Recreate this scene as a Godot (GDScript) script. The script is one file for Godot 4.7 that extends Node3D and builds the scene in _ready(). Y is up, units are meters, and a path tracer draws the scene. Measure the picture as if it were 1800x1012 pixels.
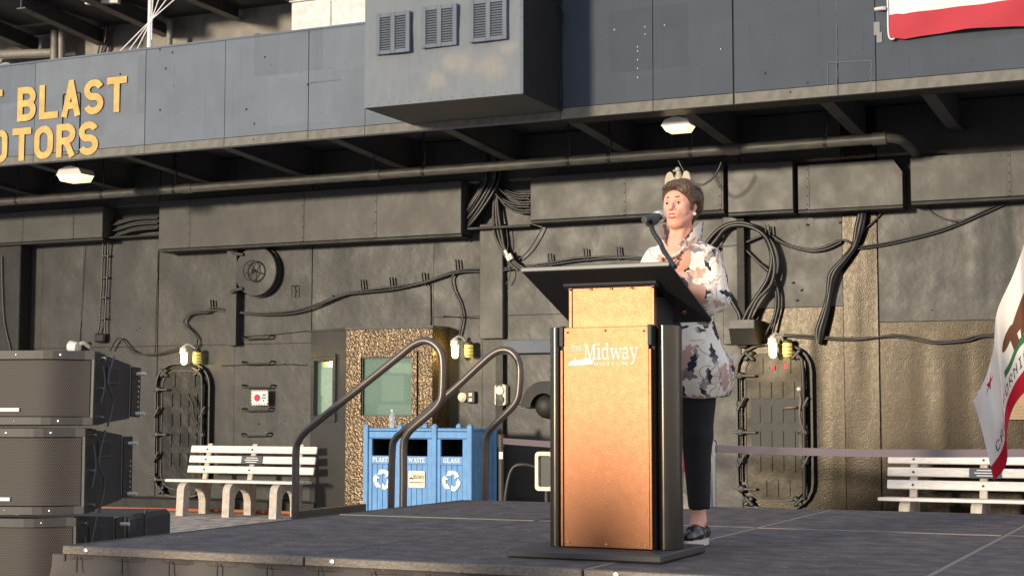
extends Node3D
# Speech on the flight deck of a museum ship. World: the island wall is the plane z = 0, x runs along it, y is up, metres.

var M := {}
var used := {}
var rng := RandomNumberGenerator.new()

# ---------------------------------------------------------------- mesh builder
class MB:
	var v := PackedVector3Array()
	var n := PackedVector3Array()
	var t := PackedVector2Array()
	var ix := PackedInt32Array()
	func tri(a: Vector3, b: Vector3, c: Vector3) -> void:
		var m := (b - a).cross(c - a).normalized()
		var k := v.size()
		v.append_array([a, b, c]); n.append_array([m, m, m]); t.append_array([Vector2.ZERO, Vector2.RIGHT, Vector2.ONE])
		ix.append_array([k, k + 2, k + 1])
	func quad(a: Vector3, b: Vector3, c: Vector3, d: Vector3) -> void:
		var m := (c - a).cross(d - b).normalized()
		var k := v.size()
		v.append_array([a, b, c, d]); n.append_array([m, m, m, m])
		t.append_array([Vector2(0, 1), Vector2(1, 1), Vector2(1, 0), Vector2(0, 0)])
		ix.append_array([k, k + 2, k + 1, k, k + 3, k + 2])
	func quad_out(a: Vector3, b: Vector3, c: Vector3, d: Vector3, o: Vector3) -> void:
		if (c - a).cross(d - b).dot(o) >= 0.0: quad(a, b, c, d)
		else: quad(d, c, b, a)
	func tri_out(a: Vector3, b: Vector3, c: Vector3, o: Vector3) -> void:
		if (b - a).cross(c - a).dot(o) >= 0.0: tri(a, b, c)
		else: tri(a, c, b)
	func box(size: Vector3, bev := 0.0, xf := Transform3D()) -> void:
		var h := size * 0.5
		var b: float = min(bev, min(h.x, min(h.y, h.z)) * 0.9)
		var B := xf.basis
		for i in 3:
			var j := (i + 1) % 3
			var k := (i + 2) % 3
			for s in [-1.0, 1.0]:
				var o := Vector3.ZERO
				o[i] = s
				var p: Array[Vector3] = []
				for e in [[-1.0, -1.0], [1.0, -1.0], [1.0, 1.0], [-1.0, 1.0]]:
					var w := Vector3.ZERO
					w[i] = s * h[i]; w[j] = e[0] * (h[j] - b); w[k] = e[1] * (h[k] - b)
					p.append(xf * w)
				quad_out(p[0], p[1], p[2], p[3], B * o)
				if b > 0.0:
					for s2 in [-1.0, 1.0]:
						var q: Array[Vector3] = []
						for e in [[0, -1.0], [0, 1.0], [1, 1.0], [1, -1.0]]:
							var w := Vector3.ZERO
							w[i] = s * (h[i] - (b if e[0] == 1 else 0.0))
							w[j] = s2 * (h[j] - (0.0 if e[0] == 1 else b))
							w[k] = e[1] * (h[k] - b)
							q.append(xf * w)
						var o2 := Vector3.ZERO
						o2[i] = s; o2[j] = s2
						quad_out(q[0], q[1], q[2], q[3], B * o2)
		if b > 0.0:
			for sx in [-1.0, 1.0]:
				for sy in [-1.0, 1.0]:
					for sz in [-1.0, 1.0]:
						tri_out(xf * Vector3(sx * h.x, sy * (h.y - b), sz * (h.z - b)), xf * Vector3(sx * (h.x - b), sy * h.y, sz * (h.z - b)), xf * Vector3(sx * (h.x - b), sy * (h.y - b), sz * h.z), B * Vector3(sx, sy, sz))
	func bar(a: Vector3, b: Vector3, w: float, d: float, bev := 0.0, up := Vector3.UP) -> void:   # a beam from a to b; d along up, w across
		var z := (b - a).normalized()
		if absf(z.dot(up)) > 0.99: up = Vector3.BACK
		var x := up.cross(z).normalized()
		box(Vector3(w, d, a.distance_to(b)), bev, Transform3D(Basis(x, z.cross(x), z), (a + b) * 0.5))
	func slab(lo: Vector3, hi: Vector3, bev := 0.0) -> void:
		box((hi - lo).abs(), bev, Transform3D(Basis(), (lo + hi) * 0.5))
	func rings(rows: Array, caps := true) -> void:   # rows of points, each row a closed loop that runs anticlockwise seen from its end
		var base := v.size()
		var m: int = rows[0].size()
		for i in rows.size():
			var up: PackedVector3Array = rows[max(i - 1, 0)]
			var dn: PackedVector3Array = rows[min(i + 1, rows.size() - 1)]
			var r: PackedVector3Array = rows[i]
			for j in m:
				v.append(r[j])
				n.append((r[(j + 1) % m] - r[(j + m - 1) % m]).cross(dn[j] - up[j]).normalized())
				t.append(Vector2(float(j) / m, float(i) / rows.size()))
		for i in rows.size() - 1:
			for j in m:
				var a := base + i * m + j
				var b := base + i * m + (j + 1) % m
				ix.append_array([a, a + m, b, b, a + m, b + m])
		if caps:
			for e in [0, rows.size() - 1]:
				var r: PackedVector3Array = rows[e]
				var c := Vector3.ZERO
				for p in r: c += p / m
				for j in m:
					if e == 0: tri(c, r[(j + 1) % m], r[j])
					else: tri(c, r[j], r[(j + 1) % m])
	func tube(pts: Array, rad, sides := 8, caps := true) -> void:
		var rows := []
		var prev := Vector3.ZERO
		for i in pts.size():
			var d: Vector3 = (pts[min(i + 1, pts.size() - 1)] - pts[max(i - 1, 0)]).normalized()
			if prev == Vector3.ZERO:
				prev = d.cross(Vector3.UP if absf(d.y) < 0.9 else Vector3.RIGHT).normalized()
			prev = (prev - d * prev.dot(d)).normalized()
			var e := d.cross(prev)
			var r: float = rad[i] if rad is Array else rad
			var ring := PackedVector3Array()
			for j in sides:
				var a := TAU * j / sides
				ring.append(pts[i] + (prev * cos(a) + e * sin(a)) * r)
			rows.append(ring)
		rings(rows, caps)
	func lathe(prof: Array, seg := 16, xf := Transform3D(), from := 0.0, to := TAU) -> void:   # prof: Vector2(radius, y) from the bottom up, crisp at each corner
		for i in prof.size() - 1:
			var p: Vector2 = prof[i]
			var q: Vector2 = prof[i + 1]
			var nn := Vector2(q.y - p.y, p.x - q.x).normalized()
			var k := v.size()
			for j in seg + 1:
				var a := from + (to - from) * j / seg
				var d := Vector3(cos(a), 0, -sin(a))
				v.append(xf * (d * p.x + Vector3(0, p.y, 0))); v.append(xf * (d * q.x + Vector3(0, q.y, 0)))
				var w: Vector3 = (xf.basis * (d * nn.x + Vector3(0, nn.y, 0))).normalized()
				n.append(w); n.append(w)
				t.append(Vector2(float(j) / seg, 0)); t.append(Vector2(float(j) / seg, 1))
			for j in seg:
				var a := k + j * 2
				ix.append_array([a, a + 1, a + 2, a + 1, a + 3, a + 2])
	func prism(poly: PackedVector2Array, z0: float, z1: float, xf := Transform3D()) -> void:
		var area := 0.0
		for i in poly.size():
			var p := poly[i]
			var q := poly[(i + 1) % poly.size()]
			area += p.x * q.y - q.x * p.y
		if area < 0: poly.reverse()
		var id := Geometry2D.triangulate_polygon(poly)
		for i in range(0, id.size(), 3):
			var p: Array[Vector3] = []
			for e in 3: p.append(Vector3(poly[id[i + e]].x, poly[id[i + e]].y, 0))
			var zz := Vector3(0, 0, z1)
			var z_ := Vector3(0, 0, z0)
			tri_out(xf * (p[0] + zz), xf * (p[1] + zz), xf * (p[2] + zz), xf.basis.z)
			tri_out(xf * (p[0] + z_), xf * (p[1] + z_), xf * (p[2] + z_), -xf.basis.z)
		for i in poly.size():
			var p := poly[i]
			var q := poly[(i + 1) % poly.size()]
			quad(xf * Vector3(p.x, p.y, z0), xf * Vector3(q.x, q.y, z0), xf * Vector3(q.x, q.y, z1), xf * Vector3(p.x, p.y, z1))
	func sheet(f: Callable, nu: int, nv: int, uvs := Rect2(0, 0, 1, 1)) -> void:   # f(u, v) -> point; u runs right, v runs down, seen from the front
		var k := v.size()
		var g: Array[Vector3] = []
		for j in nv + 1:
			for i in nu + 1: g.append(f.call(float(i) / nu, float(j) / nv))
		for j in nv + 1:
			for i in nu + 1:
				var dx: Vector3 = g[j * (nu + 1) + min(i + 1, nu)] - g[j * (nu + 1) + max(i - 1, 0)]
				var dy: Vector3 = g[max(j - 1, 0) * (nu + 1) + i] - g[min(j + 1, nv) * (nu + 1) + i]
				v.append(g[j * (nu + 1) + i]); n.append(dx.cross(dy).normalized())
				t.append(uvs.position + uvs.size * Vector2(float(i) / nu, float(j) / nv))
		for j in nv:
			for i in nu:
				var a := k + j * (nu + 1) + i
				ix.append_array([a, a + 1, a + nu + 1, a + 1, a + nu + 2, a + nu + 1])
	func ball(c: Vector3, r: Vector3, seg := 12, rows := 8, xf := Transform3D()) -> void:
		var k := v.size()
		for i in rows + 1:
			var b := PI * i / rows - PI / 2
			for j in seg + 1:
				var a := TAU * j / seg
				var d := Vector3(cos(b) * cos(a), sin(b), -cos(b) * sin(a))
				v.append(xf * (c + d * r)); n.append((xf.basis * (d / r)).normalized()); t.append(Vector2(float(j) / seg, float(i) / rows))
		for i in rows:
			for j in seg:
				var a := k + i * (seg + 1) + j
				ix.append_array([a, a + seg + 1, a + 1, a + 1, a + seg + 1, a + seg + 2])
	func done() -> ArrayMesh:
		var arr := []
		arr.resize(Mesh.ARRAY_MAX)
		arr[Mesh.ARRAY_VERTEX] = v; arr[Mesh.ARRAY_NORMAL] = n; arr[Mesh.ARRAY_TEX_UV] = t; arr[Mesh.ARRAY_INDEX] = ix
		var m := ArrayMesh.new()
		m.add_surface_from_arrays(Mesh.PRIMITIVE_TRIANGLES, arr)
		return m

func boxm(size: Vector3, bev := 0.004) -> ArrayMesh:
	var b := MB.new(); b.box(size, bev); return b.done()
func smooth_line(p: Array, per := 5) -> Array:   # Catmull-Rom through the points
	var o := []
	for i in p.size() - 1:
		var a: Vector3 = p[max(i - 1, 0)]
		var b: Vector3 = p[i]
		var c: Vector3 = p[i + 1]
		var d: Vector3 = p[min(i + 2, p.size() - 1)]
		for k in per: o.append(b.cubic_interpolate(c, a, d, float(k) / per))
	o.append(p[-1])
	return o
func tubem(p: Array, r, sides := 8) -> ArrayMesh:
	var b := MB.new(); b.tube(p, r, sides); return b.done()
func lathem(prof: Array, seg := 16) -> ArrayMesh:
	var b := MB.new(); b.lathe(prof, seg); return b.done()
func prismm(poly: Array, z0: float, z1: float) -> ArrayMesh:
	var b := MB.new(); b.prism(PackedVector2Array(poly), z0, z1); return b.done()
func slabm(lo: Vector3, hi: Vector3, bev := 0.004) -> ArrayMesh:
	var b := MB.new(); b.slab(lo, hi, bev); return b.done()
func round_rect(x0: float, y0: float, x1: float, y1: float, r: float, k := 5) -> Array:
	var o := []
	for c in [[x1 - r, y1 - r, 0.0], [x0 + r, y1 - r, PI / 2], [x0 + r, y0 + r, PI], [x1 - r, y0 + r, PI * 1.5]]:
		for i in k + 1:
			var a: float = c[2] + PI / 2 * i / k
			o.append(Vector2(c[0] + r * cos(a), c[1] + r * sin(a)))
	return o
func ringm(outer: Array, inner: Array, z0: float, z1: float) -> ArrayMesh:   # a flat frame between two outlines with as many points
	var b := MB.new()
	var k := outer.size()
	for i in k:
		var j := (i + 1) % k
		var o1 := Vector3(outer[i].x, outer[i].y, 0); var o2 := Vector3(outer[j].x, outer[j].y, 0)
		var i1 := Vector3(inner[i].x, inner[i].y, 0); var i2 := Vector3(inner[j].x, inner[j].y, 0)
		var f := Vector3(0, 0, z1); var r := Vector3(0, 0, z0)
		b.quad_out(o1 + f, o2 + f, i2 + f, i1 + f, Vector3.BACK)
		b.quad_out(o1 + r, o2 + r, o2 + f, o1 + f, o1 - i1)
		b.quad_out(i1 + r, i2 + r, i2 + f, i1 + f, i1 - o1)
	return b.done()

# ---------------------------------------------------------------- nodes
func numbered(parent: Node, nm: String) -> String:
	var k := str(parent.get_instance_id()) + nm
	used[k] = used.get(k, -1) + 1
	return nm if used[k] == 0 else "%s_%03d" % [nm, used[k]]
func part(parent: Node, nm: String, mesh: Mesh, m: Material, xf := Transform3D(), label := "") -> MeshInstance3D:
	var o := MeshInstance3D.new()
	o.name = numbered(parent, nm)
	o.mesh = mesh; o.material_override = m; o.transform = xf
	parent.add_child(o, true)
	if label != "": o.set_meta("label", label)
	return o
func tag(o: Node, label: String, category: String, group := "", kind := "") -> Node:
	if label != "": o.set_meta("label", label)
	if category != "": o.set_meta("category", category)
	if group != "": o.set_meta("group", group)
	if kind != "": o.set_meta("kind", kind)
	return o
func thing(nm: String, label: String, category: String, at := Vector3.ZERO, turn := 0.0, group := "") -> Node3D:
	var o := Node3D.new()
	o.name = numbered(self, nm)
	add_child(o, true)
	o.position = at; o.rotation.y = turn
	tag(o, label, category, group)
	return o
func node_part(parent: Node, nm: String, xf := Transform3D()) -> Node3D:
	var o := Node3D.new()
	o.name = numbered(parent, nm)
	parent.add_child(o, true)
	o.transform = xf
	return o
func at(p: Vector3) -> Transform3D: return Transform3D(Basis(), p)
func turned(p: Vector3, axis: Vector3, deg: float) -> Transform3D: return Transform3D(Basis(axis, deg_to_rad(deg)), p)
func text(parent: Node, nm: String, s: String, m: Material, base: Vector3, width: float, height: float, depth := 0.004, serif := false, weight := 700, basis := Basis()) -> MeshInstance3D:
	var f := SystemFont.new()
	f.font_names = PackedStringArray(["Droid Serif" if serif else "Droid Sans"]); f.font_weight = weight
	var tm := TextMesh.new()
	tm.text = s; tm.font = f; tm.font_size = 64; tm.pixel_size = 0.01; tm.depth = depth; tm.curve_step = 1.5
	tm.horizontal_alignment = HORIZONTAL_ALIGNMENT_LEFT
	tm.vertical_alignment = VERTICAL_ALIGNMENT_BOTTOM
	var bb := tm.get_aabb()
	var sx := width / bb.size.x
	var sy := height / bb.size.y
	return part(parent, nm, tm, m, Transform3D(basis * Basis.from_scale(Vector3(sx, sy, 1)), base + basis * Vector3(-bb.position.x * sx, -bb.position.y * sy, depth * 0.5)))

func strokes(parent: Node, s: String, m: Material, base: Vector3, width: float, height: float, bold: float, gap: float) -> void:   # round sign-painter's letters made of broad strokes
	var arc := func(c: Vector2, r: Vector2, a0: float, a1: float) -> Array:
		var o := []
		for k in 9: o.append(c + r * Vector2(cos(deg_to_rad(lerpf(a0, a1, k / 8.0))), sin(deg_to_rad(lerpf(a0, a1, k / 8.0)))))
		return o
	var lw := (width - gap * (s.length() - 1)) / s.length()
	var w := lw - bold
	var h := height - bold
	for i in s.length():
		var st := []
		match s[i]:
			"T": st = [[Vector2(-bold / 2, h), Vector2(w + bold / 2, h)], [Vector2(w / 2, h), Vector2(w / 2, -bold / 2)]]
			"L": st = [[Vector2(0, h + bold / 2), Vector2(0, 0), Vector2(w + bold / 2, 0)]]
			"A": st = [[Vector2(0, -bold / 2), Vector2(w / 2, h + bold * 0.3), Vector2(w, -bold / 2)], [Vector2(w * 0.15, h * 0.27), Vector2(w * 0.85, h * 0.27)]]
			"O": st = [arc.call(Vector2(w / 2, h - w / 2), Vector2(w / 2, w / 2), 90, 0) + arc.call(Vector2(w / 2, w / 2), Vector2(w / 2, w / 2), 0, -90), arc.call(Vector2(w / 2, h - w / 2), Vector2(w / 2, w / 2), 89, 180) + arc.call(Vector2(w / 2, w / 2), Vector2(w / 2, w / 2), 180, 271)]
			"B": st = [[Vector2(0, -bold / 2), Vector2(0, h + bold / 2)], [Vector2(0, h)] + arc.call(Vector2(w * 0.55, h * 0.76), Vector2(w * 0.42, h * 0.24), 90, -90) + [Vector2(0, h * 0.52)], [Vector2(0, h * 0.52)] + arc.call(Vector2(w * 0.55, h * 0.26), Vector2(w * 0.45, h * 0.26), 90, -90) + [Vector2(0, 0)]]
			"R": st = [[Vector2(0, -bold / 2), Vector2(0, h + bold / 2)], [Vector2(0, h)] + arc.call(Vector2(w * 0.55, h * 0.74), Vector2(w * 0.45, h * 0.26), 90, -90) + [Vector2(0, h * 0.48)], [Vector2(w * 0.5, h * 0.48), Vector2(w, -bold / 2)]]
			"S": st = [arc.call(Vector2(w / 2, h * 0.75), Vector2(w / 2, h * 0.25), 20, 90) + arc.call(Vector2(w / 2, h * 0.75), Vector2(w / 2, h * 0.25), 90, 245) + arc.call(Vector2(w / 2, h * 0.26), Vector2(w / 2, h * 0.26), 65, -90) + arc.call(Vector2(w / 2, h * 0.26), Vector2(w / 2, h * 0.26), -90, -160)]
		var mb := MB.new()
		for k in st.size():
			var pl := PackedVector2Array()
			for q in st[k]:
				if pl.is_empty() or q.distance_to(pl[-1]) > 0.002: pl.append(q)
			for poly in Geometry2D.offset_polyline(pl, bold / 2, Geometry2D.JOIN_MITER, Geometry2D.END_BUTT):
				if not Geometry2D.is_polygon_clockwise(poly): mb.prism(poly, 0.0, 0.002 + 0.0012 * k)
		part(parent, "letter", mb.done(), m, at(base + Vector3(i * (lw + gap) + bold / 2, bold / 2, 0)))

# ---------------------------------------------------------------- materials
func lin(r: float, g: float, b: float, a := 1.0) -> Color: return Color(r, g, b, a).linear_to_srgb()
func mt(key: String, c: Color, rough: float, metal := 0.0) -> StandardMaterial3D:
	var m := StandardMaterial3D.new()
	m.albedo_color = c; m.roughness = rough; m.metallic = metal
	M[key] = m
	return m
func noise(freq: float, oct := 4, kind := FastNoiseLite.TYPE_SIMPLEX_SMOOTH, sd := 1) -> FastNoiseLite:
	var f := FastNoiseLite.new()
	f.noise_type = kind; f.frequency = freq; f.fractal_octaves = oct; f.seed = sd
	f.cellular_return_type = FastNoiseLite.RETURN_DISTANCE
	return f
func tone(f: FastNoiseLite, lo: float, hi: float, size := 512, sharp := 1.0) -> ImageTexture:   # a grey texture between two values
	var im := f.get_seamless_image(size, size)
	im.convert(Image.FORMAT_L8)
	var d := im.get_data()
	for i in d.size():
		var x := clampf((d[i] / 255.0 - 0.5) * sharp + 0.5, 0.0, 1.0)
		d[i] = int(255.0 * (lo + (hi - lo) * x))
	var o := Image.create_from_data(size, size, false, Image.FORMAT_L8, d)
	o.generate_mipmaps()
	return ImageTexture.create_from_image(o)
func bumps(f: FastNoiseLite, strength: float, size := 512) -> ImageTexture:
	var im := f.get_seamless_image(size, size)
	im.convert(Image.FORMAT_L8)
	var big := Image.create(size + 8, size + 8, false, Image.FORMAT_L8)   # wrapped margin, so that the relief joins at the edges
	for oy in [4 - size, 4, 4 + size]:
		for ox in [4 - size, 4, 4 + size]: big.blit_rect(im, Rect2i(0, 0, size, size), Vector2i(ox, oy))
	big.convert(Image.FORMAT_RF)
	big.bump_map_to_normal_map(strength)
	im = big.get_region(Rect2i(4, 4, size, size))
	im.generate_mipmaps()
	return ImageTexture.create_from_image(im)
func tri_map(m: StandardMaterial3D, scale: Vector3, world := true) -> void:
	m.uv1_triplanar = true; m.uv1_world_triplanar = world; m.uv1_scale = scale; m.uv1_triplanar_sharpness = 4.0
func normal_map(m: StandardMaterial3D, tex: Texture2D, s: float) -> void:
	m.normal_enabled = true; m.normal_texture = tex; m.normal_scale = s

func materials() -> void:
	var mottle := tone(noise(0.012, 5), 0.86, 1.0, 512, 1.4)
	var worn := paint_texture()
	var streak := tone(noise(0.02, 4, FastNoiseLite.TYPE_SIMPLEX_SMOOTH, 7), 0.78, 1.0, 512, 1.7)
	var gloss := tone(noise(0.015, 5, FastNoiseLite.TYPE_SIMPLEX_SMOOTH, 3), 0.8, 1.0, 512, 1.5)
	var soft := bumps(noise(0.02, 5, FastNoiseLite.TYPE_SIMPLEX_SMOOTH, 5), 3.0)
	var crust := bumps(noise(0.045, 5, FastNoiseLite.TYPE_SIMPLEX_SMOOTH, 11), 6.0)
	var grain := bumps(noise(0.25, 2, FastNoiseLite.TYPE_SIMPLEX_SMOOTH, 13), 4.0)
	var m: StandardMaterial3D
	# ship paint: semi-gloss, thick, brushed on over old coats
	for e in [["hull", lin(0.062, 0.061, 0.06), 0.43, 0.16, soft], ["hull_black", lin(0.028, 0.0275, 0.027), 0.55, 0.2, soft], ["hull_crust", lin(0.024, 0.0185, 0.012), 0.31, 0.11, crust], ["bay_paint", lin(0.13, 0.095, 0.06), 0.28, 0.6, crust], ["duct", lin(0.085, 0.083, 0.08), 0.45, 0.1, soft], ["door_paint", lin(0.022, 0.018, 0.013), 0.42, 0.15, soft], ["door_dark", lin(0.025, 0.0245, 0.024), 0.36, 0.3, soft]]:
		m = mt(e[0], e[1], e[2])
		m.albedo_texture = worn; m.roughness_texture = gloss
		tri_map(m, Vector3(0.31, 0.31, 0.31))
		normal_map(m, e[4], e[3])
		if e[0] == "hull_crust": tri_map(m, Vector3(2.6, 1.6, 2.6))
		if e[0] == "bay_paint": tri_map(m, Vector3(0.9, 0.9, 0.9))
		m.metallic_specular = 0.3
		if e[0] in ["hull_crust", "door_paint", "bay_paint"]: m.metallic = 0.5   # golden sheen put into the coat by a half-metallic brown base
	m = mt("bulwark", lin(0.143, 0.17, 0.212), 0.7)
	m.albedo_texture = worn
	tri_map(m, Vector3(0.27, 0.27, 0.27)); normal_map(m, soft, 0.1)
	m = mt("bulwark_patch", lin(0.143, 0.168, 0.205), 0.62)
	m.albedo_texture = worn; tri_map(m, Vector3(0.4, 0.4, 0.4)); normal_map(m, soft, 0.12)
	m = mt("bulwark_shaded", lin(0.052, 0.067, 0.093), 0.72)  # darker bulwark copy: lack of sun on this stretch put into the colour
	m.albedo_texture = worn; tri_map(m, Vector3(0.29, 0.29, 0.29)); normal_map(m, soft, 0.1)
	m = mt("tan_patched", Color.WHITE, 0.6); m.albedo_texture = tan_patch_texture()
	m = mt("edge_strip", lin(0.17, 0.158, 0.135), 0.7)
	m.albedo_texture = mottle; tri_map(m, Vector3(1.6, 0.9, 1.6)); normal_map(m, soft, 0.4)
	m = mt("under", lin(0.062, 0.061, 0.06), 0.6); normal_map(m, soft, 0.3); tri_map(m, Vector3(1, 1, 1))
	m = mt("upper_wall", lin(0.30, 0.275, 0.25), 0.65); m.albedo_texture = mottle; tri_map(m, Vector3(0.6, 0.4, 0.6))
	m = mt("ceiling", lin(0.05, 0.053, 0.06), 0.6); m.albedo_texture = mottle; tri_map(m, Vector3(0.6, 0.6, 0.6))
	m = mt("pipe", lin(0.095, 0.09, 0.08), 0.5); m.albedo_texture = streak; tri_map(m, Vector3(0.4, 3, 3)); normal_map(m, soft, 0.2)
	m = mt("pipe_pale", lin(0.30, 0.28, 0.26), 0.5); m.albedo_texture = mottle; tri_map(m, Vector3(2, 2, 2))
	m = mt("letter", lin(0.70, 0.42, 0.12), 0.7); m.albedo_texture = mottle; tri_map(m, Vector3(1.2, 1.2, 1.2))
	m = mt("black", lin(0.018, 0.018, 0.018), 0.45); normal_map(m, grain, 0.2); tri_map(m, Vector3(2, 2, 2))
	m = mt("gloss_black", lin(0.012, 0.012, 0.013), 0.12); m.clearcoat_enabled = true; m.clearcoat = 0.5
	m = mt("cable", lin(0.02, 0.02, 0.021), 0.4)
	m = mt("cable_grey", lin(0.06, 0.057, 0.052), 0.5)
	m = mt("tape", lin(0.75, 0.74, 0.7), 0.6)
	m = mt("white_paint", lin(0.78, 0.77, 0.76), 0.5); m.albedo_texture = mottle; tri_map(m, Vector3(1.2, 1.2, 1.2))
	m = mt("rope", lin(0.72, 0.68, 0.66), 0.85)
	m = mt("glass_pane", Color(0.62, 0.8, 0.7, 0.16), 0.03); m.transparency = BaseMaterial3D.TRANSPARENCY_ALPHA
	m = mt("room_green", lin(0.22, 0.30, 0.21), 0.75); m.albedo_texture = mottle; tri_map(m, Vector3(1.5, 1.5, 1.5))
	m = mt("room_dark", lin(0.03, 0.045, 0.04), 0.6)
	# ground and stage
	m = mt("flight_deck", lin(0.6, 0.56, 0.54), 0.85)
	m.albedo_texture = tone(noise(0.03, 6, FastNoiseLite.TYPE_SIMPLEX_SMOOTH, 21), 0.7, 1.0, 512, 1.6); tri_map(m, Vector3(0.3, 0.3, 0.3)); normal_map(m, grain, 0.5)
	m = mt("stage_deck", lin(1.0, 0.88, 0.79), 0.8)
	m.albedo_texture = deck_texture(); tri_map(m, Vector3(0.42, 0.42, 0.42)); normal_map(m, grain, 0.4)
	m = mt("aluminium", lin(0.2, 0.17, 0.14), 0.5, 0.4); m.albedo_texture = tone(noise(0.05, 5, FastNoiseLite.TYPE_SIMPLEX_SMOOTH, 31), 0.8, 1.0, 512, 1.4); tri_map(m, Vector3(1.5, 3, 3)); normal_map(m, soft, 0.3)
	m = mt("seam_trim", lin(0.3, 0.24, 0.185), 0.6, 0.2); m.albedo_texture = mottle; tri_map(m, Vector3(4, 4, 4))
	m = mt("skirt", lin(0.115, 0.098, 0.088), 0.9); m.rim_enabled = true; m.rim = 0.2; normal_map(m, grain, 0.3); tri_map(m, Vector3(4, 4, 4))
	m = mt("rail", lin(0.12, 0.1, 0.085), 0.36, 0.5); m.roughness_texture = gloss; tri_map(m, Vector3(3, 3, 3))
	# things
	m = mt("bench", lin(0.82, 0.77, 0.73), 0.6); m.albedo_texture = tone(noise(0.03, 4, FastNoiseLite.TYPE_SIMPLEX_SMOOTH, 41), 0.86, 1.0); tri_map(m, Vector3(0.5, 3, 3)); normal_map(m, grain, 0.15)
	m = mt("bench_leg", lin(0.58, 0.51, 0.43), 0.75); m.albedo_texture = mottle; tri_map(m, Vector3(2, 2, 2))
	m = mt("plaque_dark", lin(0.05, 0.06, 0.075), 0.4)
	m = mt("print_white", lin(0.8, 0.79, 0.77), 0.6)
	m = mt("print_black", lin(0.02, 0.02, 0.02), 0.6)
	m = mt("blue", lin(0.125, 0.32, 0.62), 0.6); m.albedo_texture = tone(noise(0.02, 4, FastNoiseLite.TYPE_SIMPLEX_SMOOTH, 43), 0.88, 1.0); tri_map(m, Vector3(1, 0.6, 1)); normal_map(m, grain, 0.1)
	m = mt("cream", lin(0.72, 0.63, 0.5), 0.6)
	m = mt("bottle", Color(0.85, 0.9, 0.92, 0.28), 0.05); m.transparency = BaseMaterial3D.TRANSPARENCY_ALPHA
	m = mt("belt", lin(0.15, 0.12, 0.135), 0.8); normal_map(m, grain, 0.2); tri_map(m, Vector3(8, 8, 8))
	m = mt("steel", lin(0.55, 0.54, 0.52), 0.25, 1.0)
	m = mt("bronze", lin(0.13, 0.09, 0.055), 0.45, 0.8)
	m = mt("gold", lin(0.42, 0.35, 0.25), 0.5, 0.3); normal_map(m, crust, 0.5); tri_map(m, Vector3(9, 9, 9))
	m = mt("wood", lin(0.42, 0.26, 0.12), 0.45)
	m = mt("red", lin(0.55, 0.02, 0.05), 0.75)
	m = mt("orange_strip", lin(0.35, 0.11, 0.05), 0.7)
	m = mt("caustic_yellow", lin(0.5, 0.4, 0.1), 0.3); m.emission_enabled = true; m.emission = lin(0.9, 0.6, 0.1); m.emission_energy_multiplier = 0.4  # glowing stand-in for the yellow sunlight patch beside each jar, no second lamp
	m = mt("lamp_glow", lin(0.9, 0.88, 0.75), 0.4); m.emission_enabled = true; m.emission = lin(1.0, 0.9, 0.34); m.emission_energy_multiplier = 3.0
	m = mt("flood_glow", lin(0.9, 0.88, 0.8), 0.4); m.emission_enabled = true; m.emission = lin(1.0, 0.70, 0.30); m.emission_energy_multiplier = 1.7
	m = mt("lamp_cap", lin(0.6, 0.58, 0.54), 0.5)
	# lectern
	m = mt("copper", lin(0.28, 0.125, 0.066), 0.45, 1.0)
	m.albedo_texture = tone(noise(0.12, 4, FastNoiseLite.TYPE_SIMPLEX_SMOOTH, 51), 0.88, 1.0, 1024, 1.5); m.roughness_texture = tone(noise(0.02, 5, FastNoiseLite.TYPE_SIMPLEX_SMOOTH, 52), 0.9, 1.0, 1024)
	tri_map(m, Vector3(0.95, 0.95, 0.95), false); m.uv1_offset = Vector3(0.0, 0.5, 0.0); normal_map(m, bumps(noise(0.3, 2, FastNoiseLite.TYPE_SIMPLEX_SMOOTH, 53), 5.0, 1024), 0.1)
	m = mt("column", lin(0.09, 0.078, 0.062), 0.27, 0.9); m.roughness_texture = gloss; tri_map(m, Vector3(3, 1, 3))
	m = mt("desk", lin(0.009, 0.008, 0.008), 0.7)
	m = mt("desk_edge", lin(0.04, 0.042, 0.048), 0.4)
	# loudspeakers
	m = mt("grille", Color(0.72, 0.72, 0.72), 0.65, 0.0); m.albedo_texture = grille_texture(); tri_map(m, Vector3(12.5, 12.5, 12.5), false); m.uv1_triplanar_sharpness = 20.0
	m = mt("cabinet", lin(0.028, 0.026, 0.025), 0.6); normal_map(m, grain, 0.5); tri_map(m, Vector3(3, 3, 3))
	m = mt("cabinet_trim", lin(0.05, 0.044, 0.04), 0.55)
	# person
	m = mt("skin", lin(0.86, 0.42, 0.29), 0.5); m.albedo_texture = tone(noise(0.05, 4, FastNoiseLite.TYPE_SIMPLEX_SMOOTH, 61), 0.93, 1.0); tri_map(m, Vector3(7, 7, 7), false); m.subsurf_scatter_enabled = true; m.subsurf_scatter_strength = 0.1
	normal_map(m, bumps(noise(0.05, 4, FastNoiseLite.TYPE_SIMPLEX_SMOOTH, 62), 5.0), 0.2)
	m = mt("hair", lin(0.17, 0.085, 0.048), 0.5); m.albedo_texture = tone(noise(0.06, 3, FastNoiseLite.TYPE_SIMPLEX_SMOOTH, 63), 0.35, 1.0, 512, 2.0); tri_map(m, Vector3(3, 10, 3), false)
	m = mt("hair_light", lin(0.40, 0.24, 0.145), 0.45)
	m = mt("hair_dark", lin(0.07, 0.035, 0.02), 0.5)
	m = mt("lips", lin(0.5, 0.1, 0.09), 0.4)
	m = mt("eye_white", lin(0.6, 0.55, 0.5), 0.2)
	m = mt("pearl", lin(0.75, 0.7, 0.62), 0.25)
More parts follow.
